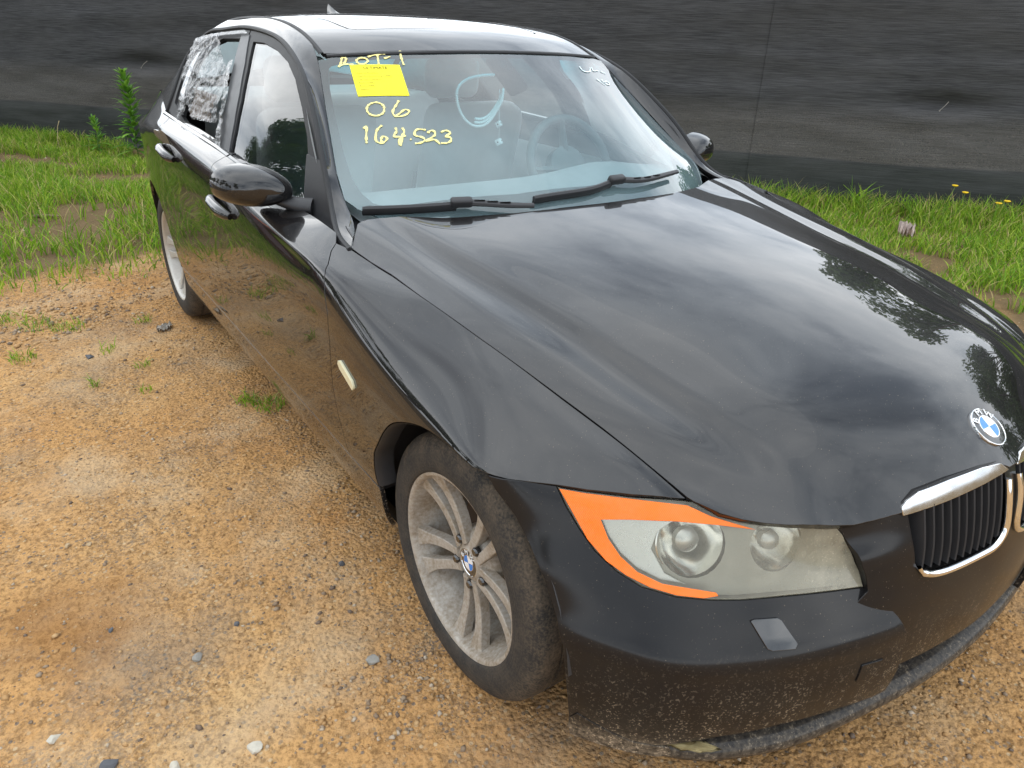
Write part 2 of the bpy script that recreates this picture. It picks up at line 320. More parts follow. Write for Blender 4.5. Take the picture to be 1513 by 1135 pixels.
class MB:
    """collects simple shapes into one mesh"""
    def __init__(s): s.bm = bmesh.new()
    def box(s, c, size, rot=None, bevel=0.0, seg=2):
        r = bmesh.ops.create_cube(s.bm, size=1); vs_ = r['verts']; M = Matrix.Translation(c) @ (rot.to_4x4() if rot else Matrix.Identity(4)) @ Matrix.Diagonal((*size, 1))
        bmesh.ops.transform(s.bm, matrix=M, verts=vs_)
        if bevel: bmesh.ops.bevel(s.bm, geom=[e for e in s.bm.edges if e.verts[0] in vs_ and e.verts[1] in vs_], offset=bevel, segments=seg, profile=.5, affect='EDGES')
        return s
    def tube(s, pts, rad, seg=10, caps=True, flat=1.0, up=None):
        P = [Vector(p) for p in pts]; rad = rad if isinstance(rad, (list, tuple)) else [rad]*len(P); rings = []
        a = None
        for i, p in enumerate(P):
            d = (P[min(i+1, len(P)-1)]-P[max(i-1, 0)]).normalized()
            if a is None:
                a = Vector(up) if up else (Vector((0, 0, 1)) if abs(d.z) < .9 else Vector((1, 0, 0)))
            a = (a-d*a.dot(d)).normalized(); b = d.cross(a)
            rings.append([s.bm.verts.new(p+(a*math.cos(t)*flat+b*math.sin(t))*rad[i]) for t in (2*math.pi*k/seg for k in range(seg))])
        for A, B in zip(rings, rings[1:]):
            for k in range(seg): s.bm.faces.new((A[k], A[(k+1) % seg], B[(k+1) % seg], B[k]))
        if caps: s.bm.faces.new(rings[0][::-1]); s.bm.faces.new(rings[-1])
        return s
    def lathe(s, prof, seg=32, M=None, closed=False):
        """profile of (radius, height) turned round local z"""
        M = M or Matrix.Identity(4); rings = []
        for r, h in prof:
            if r < 1e-6: rings.append([s.bm.verts.new(M @ Vector((0, 0, h)))])
            else: rings.append([s.bm.verts.new(M @ Vector((r*math.cos(t), r*math.sin(t), h))) for t in (2*math.pi*k/seg for k in range(seg))])
        pairs = list(zip(rings, rings[1:]))+([(rings[-1], rings[0])] if closed else [])
        for A, B in pairs:
            for k in range(seg):
                k2 = (k+1) % seg
                if len(A) == 1 and len(B) > 1: s.bm.faces.new((A[0], B[k2], B[k]))
                elif len(B) == 1 and len(A) > 1: s.bm.faces.new((A[k], A[k2], B[0]))
                elif len(A) > 1: s.bm.faces.new((A[k], A[k2], B[k2], B[k]))
        return s
    def prism(s, poly, z0, z1, M=None):
        M = M or Matrix.Identity(4)
        a = [s.bm.verts.new(M @ Vector((x, y, z0))) for x, y in poly]; b = [s.bm.verts.new(M @ Vector((x, y, z1))) for x, y in poly]
        s.bm.faces.new(a[::-1]); s.bm.faces.new(b); n = len(poly)
        for i in range(n): s.bm.faces.new((a[i], a[(i+1) % n], b[(i+1) % n], b[i]))
        return s
    def grid(s, P):
        P = np.asarray(P); v = [[s.bm.verts.new(tuple(map(float, q))) for q in r] for r in P]
        for i in range(len(v)-1):
            for j in range(len(v[0])-1): s.bm.faces.new((v[i][j], v[i][j+1], v[i+1][j+1], v[i+1][j]))
        return s
    def done(s, name, mat, parent=None, smooth=True, angle=40): return bmesh_obj(name, s.bm, mat, parent, smooth, angle)
def inside(poly, q):
    x, y = q[:, 0], q[:, 1]; c = np.zeros(len(q), bool); j = len(poly)-1
    for i in range(len(poly)):
        xi, yi = poly[i]; xj, yj = poly[j]
        m = ((yi > y) != (yj > y)); 
        with np.errstate(divide='ignore', invalid='ignore'): c ^= m & (x < (xj-xi)*(y-yi)/(yj-yi+1e-15)+xi)
        j = i
    return c
def dense(poly, step):
    """closed polygon resampled so that no side is longer than step; corners kept"""
    o = []
    for i in range(len(poly)):
        a, b = np.asarray(poly[i], float), np.asarray(poly[(i+1) % len(poly)], float); n = max(1, int(math.ceil(np.linalg.norm(b-a)/step)))
        o += [a+(b-a)*k/n for k in range(n)]
    return np.array(o)
def panel(name, S, loop3, mat, parent, step=.016, inset=.002, depth=.012, holes=(), offset=0.0, edge=True, uv=None, flip=None):
    """a sheet of surface S inside the loop (3D points near S, or uv), with rounded, turned-in edges"""
    pu = np.asarray(uv, float) if uv is not None else S.closest(dense(np.asarray(loop3, float), .03))
    hu = [np.asarray(S.closest(dense(np.asarray(h, float), .02))) for h in holes]
    area = lambda q: .5*np.sum(q[:, 0]*np.roll(q[:, 1], -1)-np.roll(q[:, 0], -1)*q[:, 1])
    loops = []
    for li, q in enumerate([pu]+hu):
        if (area(q) < 0) != (li > 0): q = q[::-1]
        q = dense(q, step*.8)
        d = np.linalg.norm(q-np.roll(q, 1, 0), axis=1); q = q[d > 1e-5]
        P = S.at(q[:, 0], q[:, 1]); n = S.normal(q[:, 0], q[:, 1])
        t = np.roll(P, -1, 0)-np.roll(P, 1, 0); t /= np.maximum(np.linalg.norm(t, axis=1), 1e-9)[:, None]
        inw = np.cross(n, t); a, b = S.der(q[:, 0], q[:, 1])
        w = inw*inset; aa, bb, ab = (a*a).sum(1), (b*b).sum(1), (a*b).sum(1); wa, wb = (w*a).sum(1), (w*b).sum(1); D = aa*bb-ab*ab+1e-12
        q = q+np.c_[(wa*bb-wb*ab)/D, (wb*aa-wa*ab)/D]
        loops.append(q)
    lo, hi = loops[0].min(0), loops[0].max(0)
    gx, gy = np.meshgrid(np.arange(lo[0], hi[0], step), np.arange(lo[1], hi[1], step*.866)); gx[1::2] += step/2
    g = np.c_[gx.ravel(), gy.ravel()]; ok = inside(loops[0], g)
    for h in loops[1:]: ok &= ~inside(h, g)
    g = g[ok]
    allb = np.concatenate(loops)
    if len(g):
        keep = np.ones(len(g), bool)
        for k in range(0, len(g), 2000):
            keep[k:k+2000] = ((g[k:k+2000, None]-allb[None])**2).sum(2).min(1) > (step*.5)**2
        g = g[keep]
    pts = np.concatenate([allb, g]); E = []; k = 0
    for q in loops: E += [(k+i, k+(i+1) % len(q)) for i in range(len(q))]; k += len(q)
    vo, eo, fo, ov, oe, of = geometry.delaunay_2d_cdt([Vector(p) for p in pts], E, [], 1, 1e-6)
    q = np.array([(v.x, v.y) for v in vo]); F = np.array([(f[0], f[i], f[i+1]) for f in fo for i in range(1, len(f)-1)])
    if len(loops) > 1:
        cen = q[F].mean(1); ok = np.ones(len(F), bool)
        for h in loops[1:]: ok &= ~inside(h, cen)
        F = F[ok]
    cr = np.cross(q[F[:, 1]]-q[F[:, 0]], q[F[:, 2]]-q[F[:, 0]]); F[cr < 0] = F[cr < 0][:, ::-1]
    V = S.at(q[:, 0], q[:, 1]); Nn = S.normal(q[:, 0], q[:, 1])
    sg = 1.0
    if flip is None: c = V.mean(0); sg = 1.0 if (Nn.mean(0) @ (c-np.array([0, -1.2, .55]))) > 0 else -1.0
    elif flip: sg = -1.0
    Nn = Nn*sg; V = V+Nn*offset
    if sg < 0: F = F[:, ::-1]
    V, Nn, F = list(V), list(Nn), [tuple(f) for f in F]
    if edge:
        for q in loops:
            P = S.at(q[:, 0], q[:, 1]); n = S.normal(q[:, 0], q[:, 1]); t = np.roll(P, -1, 0)-np.roll(P, 1, 0); t /= np.maximum(np.linalg.norm(t, axis=1), 1e-9)[:, None]
            ow = -np.cross(n, t); n = n*sg; P = P+n*offset; m = len(q); base = len(V)
            c2 = .0012
            for r, (dn, do, nn) in enumerate(((0, 0, n), (-.35*c2, .75*c2, n*.6+ow*.8), (-c2*1.4, c2, ow), (-depth, c2, ow))):
                V += list(P+n*dn+ow*do); Nn += list(nn/np.linalg.norm(nn, axis=1)[:, None])
            for r in range(3):
                for i in range(m):
                    f = (base+r*m+i, base+(r+1)*m+i, base+(r+1)*m+(i+1) % m, base+r*m+(i+1) % m)
                    F.append(f if sg > 0 else f[::-1])
    return mesh(name, V, F, mat, parent, normals=Nn)
def ribbon(name, pts, width, thick, up, mat, parent, seg=10):
    m = MB(); m.tube(pts, width/2, seg, True, thick/width, up); return m.done(name, mat, parent)
# ---------------------------------------------------------------- car materials
def paint(name, base=(.0045, .0047, .0060), rough=.30, coat=1.0, crough=0.0, mud=1.0):
    """clear-coated paint; dust settles thinly everywhere, mud spatter low down"""
    k = NT(name); co = k.co(); x, y, z = k.xyz(co)
    low = k.math('SUBTRACT', 1.0, k.math('MULTIPLY', k.math('SUBTRACT', z, .15), 3.3), clamp=True)          # 1 at the sill, 0 above 0.45 m
    low = k.math('POWER', k.math('MAXIMUM', low, 0.0), 1.3)
    film = k.noise(co, 3.2, 5, .6)
    streak = k.noise(k.map(co, (38, 38, 2.4)), 1.0, 4, .65)
    speck = k.noise(co, 230, 2, .5); speck2 = k.noise(co, 95, 3, .6)
    m1 = k.math('MULTIPLY', k.ramp(streak, [(.45, 0.0), (.70, 1.0)]), low)
    m2 = k.math('MULTIPLY', k.ramp(k.math('ADD', k.math('MULTIPLY', speck, .62), k.math('MULTIPLY', speck2, .38)), [(.562, 0.0), (.595, 1.0)]), k.math('MULTIPLY', k.ramp(streak, [(.36, 0.0), (.60, 1.0)]), low))
    m3 = k.math('MULTIPLY', k.ramp(k.noise(co, 420, 1, .4), [(.765, 0.0), (.785, 1.0)]), .35)
    veil = k.math('MULTIPLY', k.ramp(film, [(.3, 0.003), (.75, .016)]), 1.0)
    dust = k.math('ADD', k.math('ADD', k.math('MULTIPLY', m1, .03), k.math('MULTIPLY', m2, .85*min(mud, 1.0))), k.math('ADD', m3, veil), clamp=True)
    under = k.math('MULTIPLY', k.ramp(k.math('SUBTRACT', .28, z), [(0.0, 0.0), (.05, .12), (.09, 1.0)]), .42*mud)
    dust = k.math('ADD', dust, k.math('MULTIPLY', under, k.ramp(speck2, [(.35, .15), (.6, 1.0)])), clamp=True)
    b = k.bsdf(Base_Color=base, Roughness=rough, Specular_IOR_Level=.04, Coat_Weight=coat, Coat_IOR=1.58)
    k.put(b.inputs['Coat Roughness'], k.math('MULTIPLY_ADD', film, .02, .004+crough))
    pe = k.noise(co, 9, 2, .5); b2 = k.bump(pe, .012, .004); k.put(b.inputs['Coat Normal'], b2)
    d = k.bsdf(Base_Color=k.mix(k.noise(co, 55, 3), (.36, .275, .185), (.60, .50, .37)), Roughness=.95, Specular_IOR_Level=.1)
    mixs = k.n('MixShader'); k.put(mixs.inputs[0], dust); k.t.links.new(b.outputs[0], mixs.inputs[1]); k.t.links.new(d.outputs[0], mixs.inputs[2])
    return k.done(mixs)
M = {}
M['paint'] = paint('black_clearcoat_paint')
M['maroon'] = paint('maroon_clearcoat_paint', (.055, .006, .012))
M['bumper'] = paint('black_bumper_paint', (.0075, .0076, .0088), .40, .42, .13, .8)
M['lip'] = paint('black_lip_plastic', (.010, .0102, .012), .42, .35, .18, .32)
M['gap'] = plain('dark_cavity', (.006, .006, .006), .9, spec=.1)
M['rubber'] = plain('black_rubber_seal', (.018, .018, .019), .55, spec=.35)
M['blackplastic'] = plain('grained_black_plastic', (.028, .028, .030), .48, spec=.4)
M['greyplastic'] = plain('grey_trim_plastic', (.060, .062, .066), .42, spec=.45)
M['gloss'] = plain('gloss_black_trim', (.008, .008, .009), .12, spec=.5, coat=1.0)
M['chrome'] = plain('chrome', (.80, .80, .80), .08, 1.0, var=.04)
M['satin'] = plain('satin_metal_trim', (.45, .46, .47), .22, 1.0, var=.05)
M['white'] = plain('white_enamel', (.80, .80, .80), .25, var=.02, coat=.6)
M['blue'] = plain('blue_enamel', (.012, .19, .62), .25, var=.05, coat=.6)
M['rimsilver'] = None
def rim_mat(name, dirt):
    k = NT(name); co = k.co(); f = k.noise(co, 14, 5, .65); g = k.noise(co, 120, 3, .6)
    d = k.math('MULTIPLY', k.ramp(k.math('ADD', k.math('MULTIPLY', f, .6), k.math('MULTIPLY', g, .4)), [(.32, .25), (.62, 1.0)]), dirt)
    col = k.mix(d, (.62, .60, .56), (.235, .185, .13))
    b = k.bsdf(Base_Color=col, Specular_IOR_Level=.5, Metallic=k.math('MULTIPLY', k.math('SUBTRACT', 1.0, d), .55)); k.put(b.inputs['Roughness'], k.math('MULTIPLY_ADD', d, .35, .38))
    k.put(b.inputs['Normal'], k.bump(g, .15, .002)); return k.done(b)
M['rim'] = rim_mat('brake_dusted_alloy', 1.0)
M['rim_clean'] = rim_mat('silver_alloy', .30)
def tyre_mat():
    k = NT('dusty_tyre_rubber'); co = k.co(); x, y, z = k.xyz(co)
    r = k.math('SQRT', k.math('ADD', k.math('MULTIPLY', y, y), k.math('MULTIPLY', z, z)))
    f = k.noise(co, 18, 5, .6); g = k.noise(co, 190, 3, .6)
    tread = k.ramp(r, [(.262, .22), (.300, .62)])
    d = k.math('MULTIPLY', k.ramp(k.math('ADD', k.math('MULTIPLY', f, .5), k.math('MULTIPLY', g, .5)), [(.40, 0.0), (.64, 1.0)]), tread)
    b = k.bsdf(Base_Color=k.mix(d, (.030, .029, .028), (.205, .155, .105)), Roughness=.82, Specular_IOR_Level=.25)
    w = k.n('TexWave', wave_type='RINGS', rings_direction='X'); k.put(w.inputs['Vector'], co); w.inputs['Scale'].default_value = 46
    k.put(b.inputs['Normal'], k.bump(k.math('ADD', w.outputs['Fac'], g), .25, .0015)); return k.done(b)
M['tyre'] = tyre_mat()
def thin_glass(name, tint, band=False, sky_haze=0.0, rough=0.0, refl=1.0):
    k = NT(name); fr = k.n('Fresnel'); fr.inputs['IOR'].default_value = 1.52
    col = tint; co = k.co(); x, y, z = k.xyz(co)
    if band: col = k.mix(k.ramp(z, [(.0, 0.0), (1.0, 1.0)]) if False else k.ramp(k.math('MULTIPLY', k.math('SUBTRACT', z, 1.185), 16.0, clamp=True), [(0.0, 0.0), (1.0, 1.0)]), tint, (.16, .58, .64))
    tr = k.n('BsdfTransparent'); k.put(tr.inputs[0], col)
    gl = k.n('BsdfGlossy'); gl.inputs['Roughness'].default_value = rough; gl.inputs['Color'].default_value = (1, 1, 1, 1)
    base = tr.outputs[0]
    if sky_haze:
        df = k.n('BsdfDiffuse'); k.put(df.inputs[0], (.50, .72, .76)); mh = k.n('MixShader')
        veil_fade = k.ramp(k.math('MULTIPLY', k.math('SUBTRACT', z, .93), 3.2, clamp=True), [(0.0, 1.0), (.45, .85), (.80, .22), (1.0, .15)])      # pale veil painted as reflected sky, stronger low on the glass
        k.put(mh.inputs[0], k.math('MULTIPLY', k.math('MULTIPLY', k.ramp(k.noise(co, 2.3, 5, .6), [(.3, .55), (.7, 1.0)]), veil_fade), sky_haze*1.1)); k.t.links.new(tr.outputs[0], mh.inputs[1]); k.t.links.new(df.outputs[0], mh.inputs[2]); base = mh.outputs[0]
    mx_ = k.n('MixShader'); k.put(mx_.inputs[0], k.math('MULTIPLY', fr.outputs[0], refl*1.45, clamp=True)); k.t.links.new(base, mx_.inputs[1]); k.t.links.new(gl.outputs[0], mx_.inputs[2])
    return k.done(mx_)
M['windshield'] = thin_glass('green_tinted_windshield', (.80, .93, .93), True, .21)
M['sideglass'] = thin_glass('dark_tinted_side_glass', (.40, .42, .42), False, 0.0, 0.0, .80)
M['mirrorglass'] = plain('blue_mirror_glass', (.25, .42, .55), .03, 1.0, var=.02)
M['frit'] = plain('black_ceramic_border', (.010, .010, .011), .6, spec=.2)
M['dash'] = plain('grey_dashboard_vinyl', (.42, .46, .47), .7, spec=.2, var=.1)
M['seat'] = plain('grey_seat_leather', (.50, .54, .54), .6, spec=.3, var=.1)
M['headliner'] = plain('pale_headliner', (.80, .82, .80), .9, spec=.1)
def lens_mat():
    k = NT('hazed_headlight_lens'); co = k.co(); fr = k.n('Fresnel'); fr.inputs['IOR'].default_value = 1.5
    x, y, z = k.xyz(co)
    f = k.noise(co, 26, 6, .65); sp = k.noise(co, 320, 2, .5)
    tr = k.n('BsdfTransparent'); tr.inputs[0].default_value = (.86, .86, .82, 1)
    df = k.n('BsdfDiffuse'); k.put(df.inputs[0], k.mix(f, (.32, .295, .215), (.52, .485, .37)))
    hz = k.math('ADD', k.ramp(f, [(.25, .34), (.75, .55)]), k.math('MULTIPLY', k.ramp(sp, [(.62, 0.0), (.70, 1.0)]), .3), clamp=True)
    inn = k.math('MULTIPLY', k.math('SUBTRACT', .62, x), 2.2, clamp=True)        # weathering is heavier on the inner, upward-facing end
    m1 = k.n('MixShader'); k.put(m1.inputs[0], k.math('MULTIPLY', hz, k.math('MULTIPLY_ADD', inn, 1.5, .42), clamp=True)); k.t.links.new(tr.outputs[0], m1.inputs[1]); k.t.links.new(df.outputs[0], m1.inputs[2])
    gl = k.n('BsdfGlossy'); gl.inputs['Roughness'].default_value = .10
    m2 = k.n('MixShader'); k.put(m2.inputs[0], k.math('MULTIPLY', fr.outputs[0], .9)); k.t.links.new(m1.outputs[0], m2.inputs[1]); k.t.links.new(gl.outputs[0], m2.inputs[2])
    return k.done(m2)
M['lens'] = lens_mat()
def amber():
    k = NT('ribbed_amber_plastic'); co = k.co(); w = k.n('TexWave'); k.put(w.inputs['Vector'], k.map(co, (1, 1, 1), rot=(.4, .3, .9))); w.inputs['Scale'].default_value = 110
    f = k.noise(co, 22, 5, .6); c = k.mix(w.outputs['Fac'], (.84, .125, .001), (.95, .215, .004)); c = k.mix(k.ramp(f, [(.35, .0), (.72, .06)]), c, (.80, .52, .40))
    b = k.bsdf(Base_Color=c, Roughness=.4, Coat_Weight=.5, Coat_Roughness=.05, Specular_IOR_Level=.2); k.put(b.inputs['Normal'], k.bump(w.outputs['Fac'], .16, .0010)); return k.done(b)
M['amber'] = amber()
M['reflector'] = plain('headlight_reflector_chrome', (.84, .83, .79), .14, 1.0, var=.06)
M['bezel'] = plain('headlight_grey_bezel', (.38, .365, .31), .40, .4, var=.1)
M['marker'] = plain('yellowed_clear_marker_lens', (.72, .68, .46), .3, var=.06, coat=.5)
def chalk():
    k = NT('yellow_window_paint'); f = k.noise(k.co(), 160, 3, .6)
    b = k.bsdf(Base_Color=k.mix(f, (.80, .66, .18), (.92, .84, .42)), Roughness=.7, Specular_IOR_Level=.2); return k.done(b)
M['chalk'] = chalk()
M['whitechalk'] = plain('white_window_paint', (.75, .85, .86), .7)
M['sticker'] = plain('yellow_paper', (.90, .80, .035), .6, var=.03, spec=.2)
M['ink'] = plain('faded_black_ink', (.045, .045, .03), .8, spec=.1)
M['ink_pale'] = plain('faint_grey_print', (.17, .155, .05), .8, spec=.1)
# ---------------------------------------------------------------- the black sedan
A = side_surface(); HS = hood_surface(); NS = nose_surface(); MS = middle_surface(); GS = glass_surface()
MIR = np.array([-1, 1, 1.])
car = empty('sedan', (0, 0, 0)); tag(car, 'black four-door sedan with yellow writing on its windshield and a taped rear window', 'car')
def both(o): mirrored(o); return o
arch_f = [(.90, -.300, .365), (.90, -.303, .42), (.90, -.290, .47), (.90, -.258, .513), (.90, -.226, .556), (.90, -.179, .602), (.90, -.114, .637), (.90, -.045, .660), (.90, .029, .670), (.90, .098, .671), (.90, .150, .668)]
arch_f = [tuple(p) for p in spline(arch_f, 48)]
door_front = [(.888, -.478, .362), (.896, -.490, .41), (.900, -.508, .47), (.905, -.517, .54), (.906, -.515, .606), (.908, -.505, .68), (.906, -.507, .75), (.890, -.534, .811), (.871, -.572, .849), (.845, -.622, .880), (.820, -.648, .890)]
gap_line = [(.799, -.590, .876), (.783, -.52, .860), (.766, -.430, .845), (.756, -.310, .829), (.742, -.195, .812), (.729, -.089, .796), (.714, .014, .778), (.703, .088, .765), (.693, .141, .751), (.672, .245, .725), (.655, .330, .700), (.634, .424, .668)]
# --- wings
fender = panel('front_fender', A, door_front[::1]+[(.810, -.62, .885)]+gap_line+[(.66, .410, .669), (.714, .372, .669), (.773, .323, .672), (.808, .287, .673), (.84, .256, .674), (.868, .225, .673), (.885, .195, .671)]+arch_f[::-1], M['paint'], car, .015)
# side lamp of the wing
def marker_lamp():
    P = [hh for hh in ((.906, -.447, .650), (.906, -.436, .653), (.906, -.372, .626), (.906, -.365, .612), (.906, -.374, .603), (.906, -.444, .632), (.906, -.451, .642))]
    return panel('side_marker_light', A, P, M['marker'], fender, .012, 0, .006, offset=.0055)
mk = marker_lamp()
_u = A.closest(arch_f); _p = A.at(_u[:, 0], _u[:, 1]); mf = MB(); mf.grid(np.array([[tuple(p+np.array([dx, (p[1]-.03)*dr, (p[2]-.30)*dr])) for p in _p] for dx, dr in ((-.0015, -.004), (-.006, -.012), (-.022, -.020), (-.05, -.012))])); mf.done('arch_flange', M['blackplastic'], fender, True, None)
both(fender)
belt_pt = lambda y: (.79, y, float(belt_z(y))+.001)
door_mid = [(.835, -1.575, .945), (.88, -1.540, .89), (.90, -1.560, .82), (.906, -1.585, .72), (.906, -1.600, .60), (.90, -1.603, .48), (.888, -1.600, .362)]
fdoor = panel('front_door', A, door_front+[belt_pt(y) for y in np.linspace(-.70, -1.56, 14)]+door_mid, M['paint'], car, .017)
rdoor_rear = [(.795, -2.55, .992), (.84, -2.42, .978), (.88, -2.315, .955), (.90, -2.285, .90), (.905, -2.315, .83), (.905, -2.365, .74), (.905, -2.385, .655), (.90, -2.365, .56), (.90, -2.32, .47), (.893, -2.262, .40), (.888, -2.225, .362)]
rdoor = panel('rear_door', A, door_mid[::-1]+[belt_pt(y) for y in np.linspace(-1.58, -2.50, 14)]+rdoor_rear, M['paint'], car, .019)
arc_r = [(.905, -2.76+.368*math.cos(t), .308+.368*math.sin(t)) for t in np.linspace(math.radians(12), math.radians(168), 22)]
PS_ = pillar_surface()
quarter = panel('rear_quarter_panel', A, [(.888, -2.225, .362)]+rdoor_rear[::-1]+[tuple(p) for p in PS_.at(np.full(10, PS_.umax), np.linspace(0, PS_.vmax*.72, 10))]+[(.74, -3.13, .98), (.80, -3.14, .90), (.84, -3.15, .75), (.85, -3.16, .6), (.85, -3.15, .45), (.86, -3.14, .38)]+arc_r[::-1]+[(.89, -2.385, .362)], M['paint'], car, .022)
_q = A.closest([(.85, -3.14, .38), (.85, -3.15, .5), (.85, -3.15, .65), (.85, -3.14, .8), (.80, -3.14, .92), (.70, -3.12, 1.02)]); _q = A.at(_q[:, 0], _q[:, 1])
_t = np.array([(.70, -3.62, .34), (.74, -3.68, .48), (.735, -3.70, .62), (.66, -3.70, .75), (.60, -3.71, .90), (.62, -3.66, 1.005)])
_m = (_q+_t)/2+np.array([.012, -.02, .004]); mq = MB(); mq.grid(np.array([spline(np.array([_q[i], _m[i], _t[i]]), 12) for i in range(6)])); rear_corner = mq.done('rear_corner_panel', M['paint'], car, True, None); mirrored(rear_corner)
sill = panel('rocker_panel', A, [(.888, -.300, .362), (.888, -.478, .360), (.888, -1.6, .360), (.888, -2.392, .360), (.87, -2.40, .29), (.845, -2.40, .208), (.845, -1.4, .208), (.845, -.33, .208), (.87, -.305, .28)], M['paint'], car, .02)
for o in (fdoor, rdoor, quarter, sill): pass
# --- door handles: a bowl, a strap and a lock cap
def handle(parent, y0, z0, sl):
    u = A.closest([(.906, y0, z0)]); P = A.at(u[:, 0], u[:, 1])[0]; n = A.normal(u[:, 0], u[:, 1])[0]; n = n if n[0] > 0 else -n
    t = np.array([0, -1, sl]); t /= np.linalg.norm(t); w = np.cross(n, t)
    g = []
    m = MB()
    pts = []; rad = []
    for k in np.linspace(-1, 1, 21):
        lift = .006+.018*max(0, 1-abs(k)**3.2); pts.append(P+t*k*.112+n*lift+w*.0); rad.append(.0185*(1-.45*abs(k)**4))
    m.tube(pts, rad, 14, True, 1.0, tuple(w))
    h = m.done('door_handle', M['paint'], parent, True, 60)
    b = MB(); ring = [P+t*.075*math.cos(a)*1.0+w*.030*math.sin(a)-n*.004+n*.006 for a in np.linspace(0, 2*math.pi, 28, endpoint=False)]
    vs2 = [b.bm.verts.new(tuple(q)) for q in ring]; inner = [b.bm.verts.new(tuple(P+(q-P)*.6-n*.014)) for q in ring]
    for i in range(28): b.bm.faces.new((vs2[i], vs2[(i+1) % 28], inner[(i+1) % 28], inner[i]))
    b.bm.faces.new(inner); b.done('handle_recess', M['gloss'], h)
    return h
handle(fdoor, -1.405, .828, .085); handle(rdoor, -2.150, .893, .10)
# polished trim under the side windows
def belt_trim(parent, y0, y1, nm):
    ys_ = np.linspace(y0, y1, 24); q = [(.83, y, float(belt_z(y))) for y in ys_]; u = GS.closest(q); P = GS.at(u[:, 0], u[:, 1]); m = MB()
    m.tube([(p[0]+.010, p[1], p[2]+.003) for p in P], .0125, 8, True, 1.25, (0, 0, 1)); return m.done(nm, M['gloss'], parent)
belt_trim(fdoor, -.735, -1.562, 'window_trim'); belt_trim(rdoor, -1.575, -2.60, 'window_trim')
# --- bonnet
hood_half = [(.731, -.712, .897), (.752, -.675, .889), (.778, -.632, .876), (.793, -.602, .870)]+[(x, y, z) for x, y, z in gap_line[1:]]+[(.629, .436, .665), (.601, .475, .655), (.573, .50, .646), (.543, .523, .640), (.513, .546, .639), (.444, .586, .636), (.405, .603, .633), (.354, .618, .635), (.306, .631, .638), (.292, .624, .650), (.257, .623, .660), (.184, .637, .667), (.095, .650, .671), (.040, .660, .668), (.018, .670, .657)]
rear_edge = [(.036, -.557, .919), (.21, -.571, .917), (.312, -.589, .914), (.499, -.654, .908), (.596, -.704, .905), (.66, -.728, .903), (.705, -.730, .900)]
hood = panel('hood', HS, hood_half+[tuple(np.array(p)*MIR) for p in hood_half[::-1]]+[tuple(np.array(p)*MIR) for p in rear_edge[::-1]]+rear_edge, M['paint'], car, .016, depth=.018)
# --- dark shell behind all shut lines
panel('body_shell', A, [(.86, -.30, .33), (.86, -2.42, .33), (.88, -2.38, .45), (.88, -2.46, .62), (.88, -2.76, .70), (.88, -3.05, .62), (.85, -3.15, .4), (.75, -3.6, .42), (.72, -3.62, 1.0), (.79, -2.5, 1.0), (.82, -1.5, .955), (.81, -.72, .890), (.76, -.5, .84), (.71, 0, .775), (.65, .33, .70), (.78, .32, .70), (.89, .15, .70), (.90, 0, .70), (.89, -.18, .63), (.88, -.28, .52), (.88, -.32, .42)], M['gap'], car, .04, 0, edge=False, offset=-.013)
mirrored(bpy.data.objects['body_shell'])
hs_ = [(.765, -.60, .85), (.70, -.09, .79), (.63, .36, .69), (.50, .53, .63), (.36, .60, .64), (.02, .66, .65)]
panel('hood_liner', HS, hs_+[tuple(np.array(p)*MIR) for p in hs_[::-1]]+[(-.70, -.71, .89), (0, -.55, .9), (.70, -.71, .89)], M['gap'], car, .03, 0, edge=False, offset=-.025)
# --- bumper: the two corners with their shelf, and the middle that carries the grille
hl_loop = [(.810, .285, .674), (.806, .310, .644), (.796, .338, .611), (.783, .368, .578), (.761, .405, .549), (.734, .440, .529), (.692, .481, .518), (.643, .517, .515), (.596, .545, .514), (.520, .580, .513), (.433, .610, .505), (.366, .630, .498), (.365, .616, .523), (.377, .598, .561), (.403, .587, .603), (.419, .580, .622), (.45, .563, .627), (.498, .536, .628), (.563, .492, .639), (.599, .462, .651), (.626, .433, .663), (.66, .409, .666), (.714, .370, .668), (.773, .321, .672)]
bump_arch = [(.885, .185, .668), (.885, .207, .649), (.880, .257, .614), (.875, .297, .574), (.868, .337, .522), (.862, .369, .464), (.858, .388, .408), (.855, .396, .346), (.850, .400, .281), (.845, .401, .225)]
over = [(.835, .415, .250), (.80, .452, .226), (.76, .487, .206), (.72, .515, .203), (.69, .538, .214), (.635, .577, .234), (.52, .628, .246), (.40, .665, .242), (.31, .682, .232), (.275, .690, .235)]
step_in = [(.277, .690, .30), (.285, .690, .38), (.292, .690, .405), (.306, .675, .435), (.335, .650, .475), (.362, .630, .497)]
corner = panel('front_bumper_corner', NS, bump_arch+over[0:]+step_in+hl_loop[11::-1][1:]+[(.842, .252, .675), (.868, .222, .673)], M['bumper'], car, .013, .0015)
corner_m = None
# lower valance below the corner seam
lowseam = [(.845, .400, .222), (.835, .415, .247), (.80, .452, .223), (.76, .487, .203), (.72, .515, .200), (.70, .527, .199)]
val = panel('bumper_valance', NS, [(.842, .398, .20), (.845, .400, .222)]+lowseam[1:]+[(.69, .532, .17), (.715, .512, .163), (.75, .478, .165), (.79, .437, .166), (.825, .39, .17)], M['bumper'], car, .013, .0012)
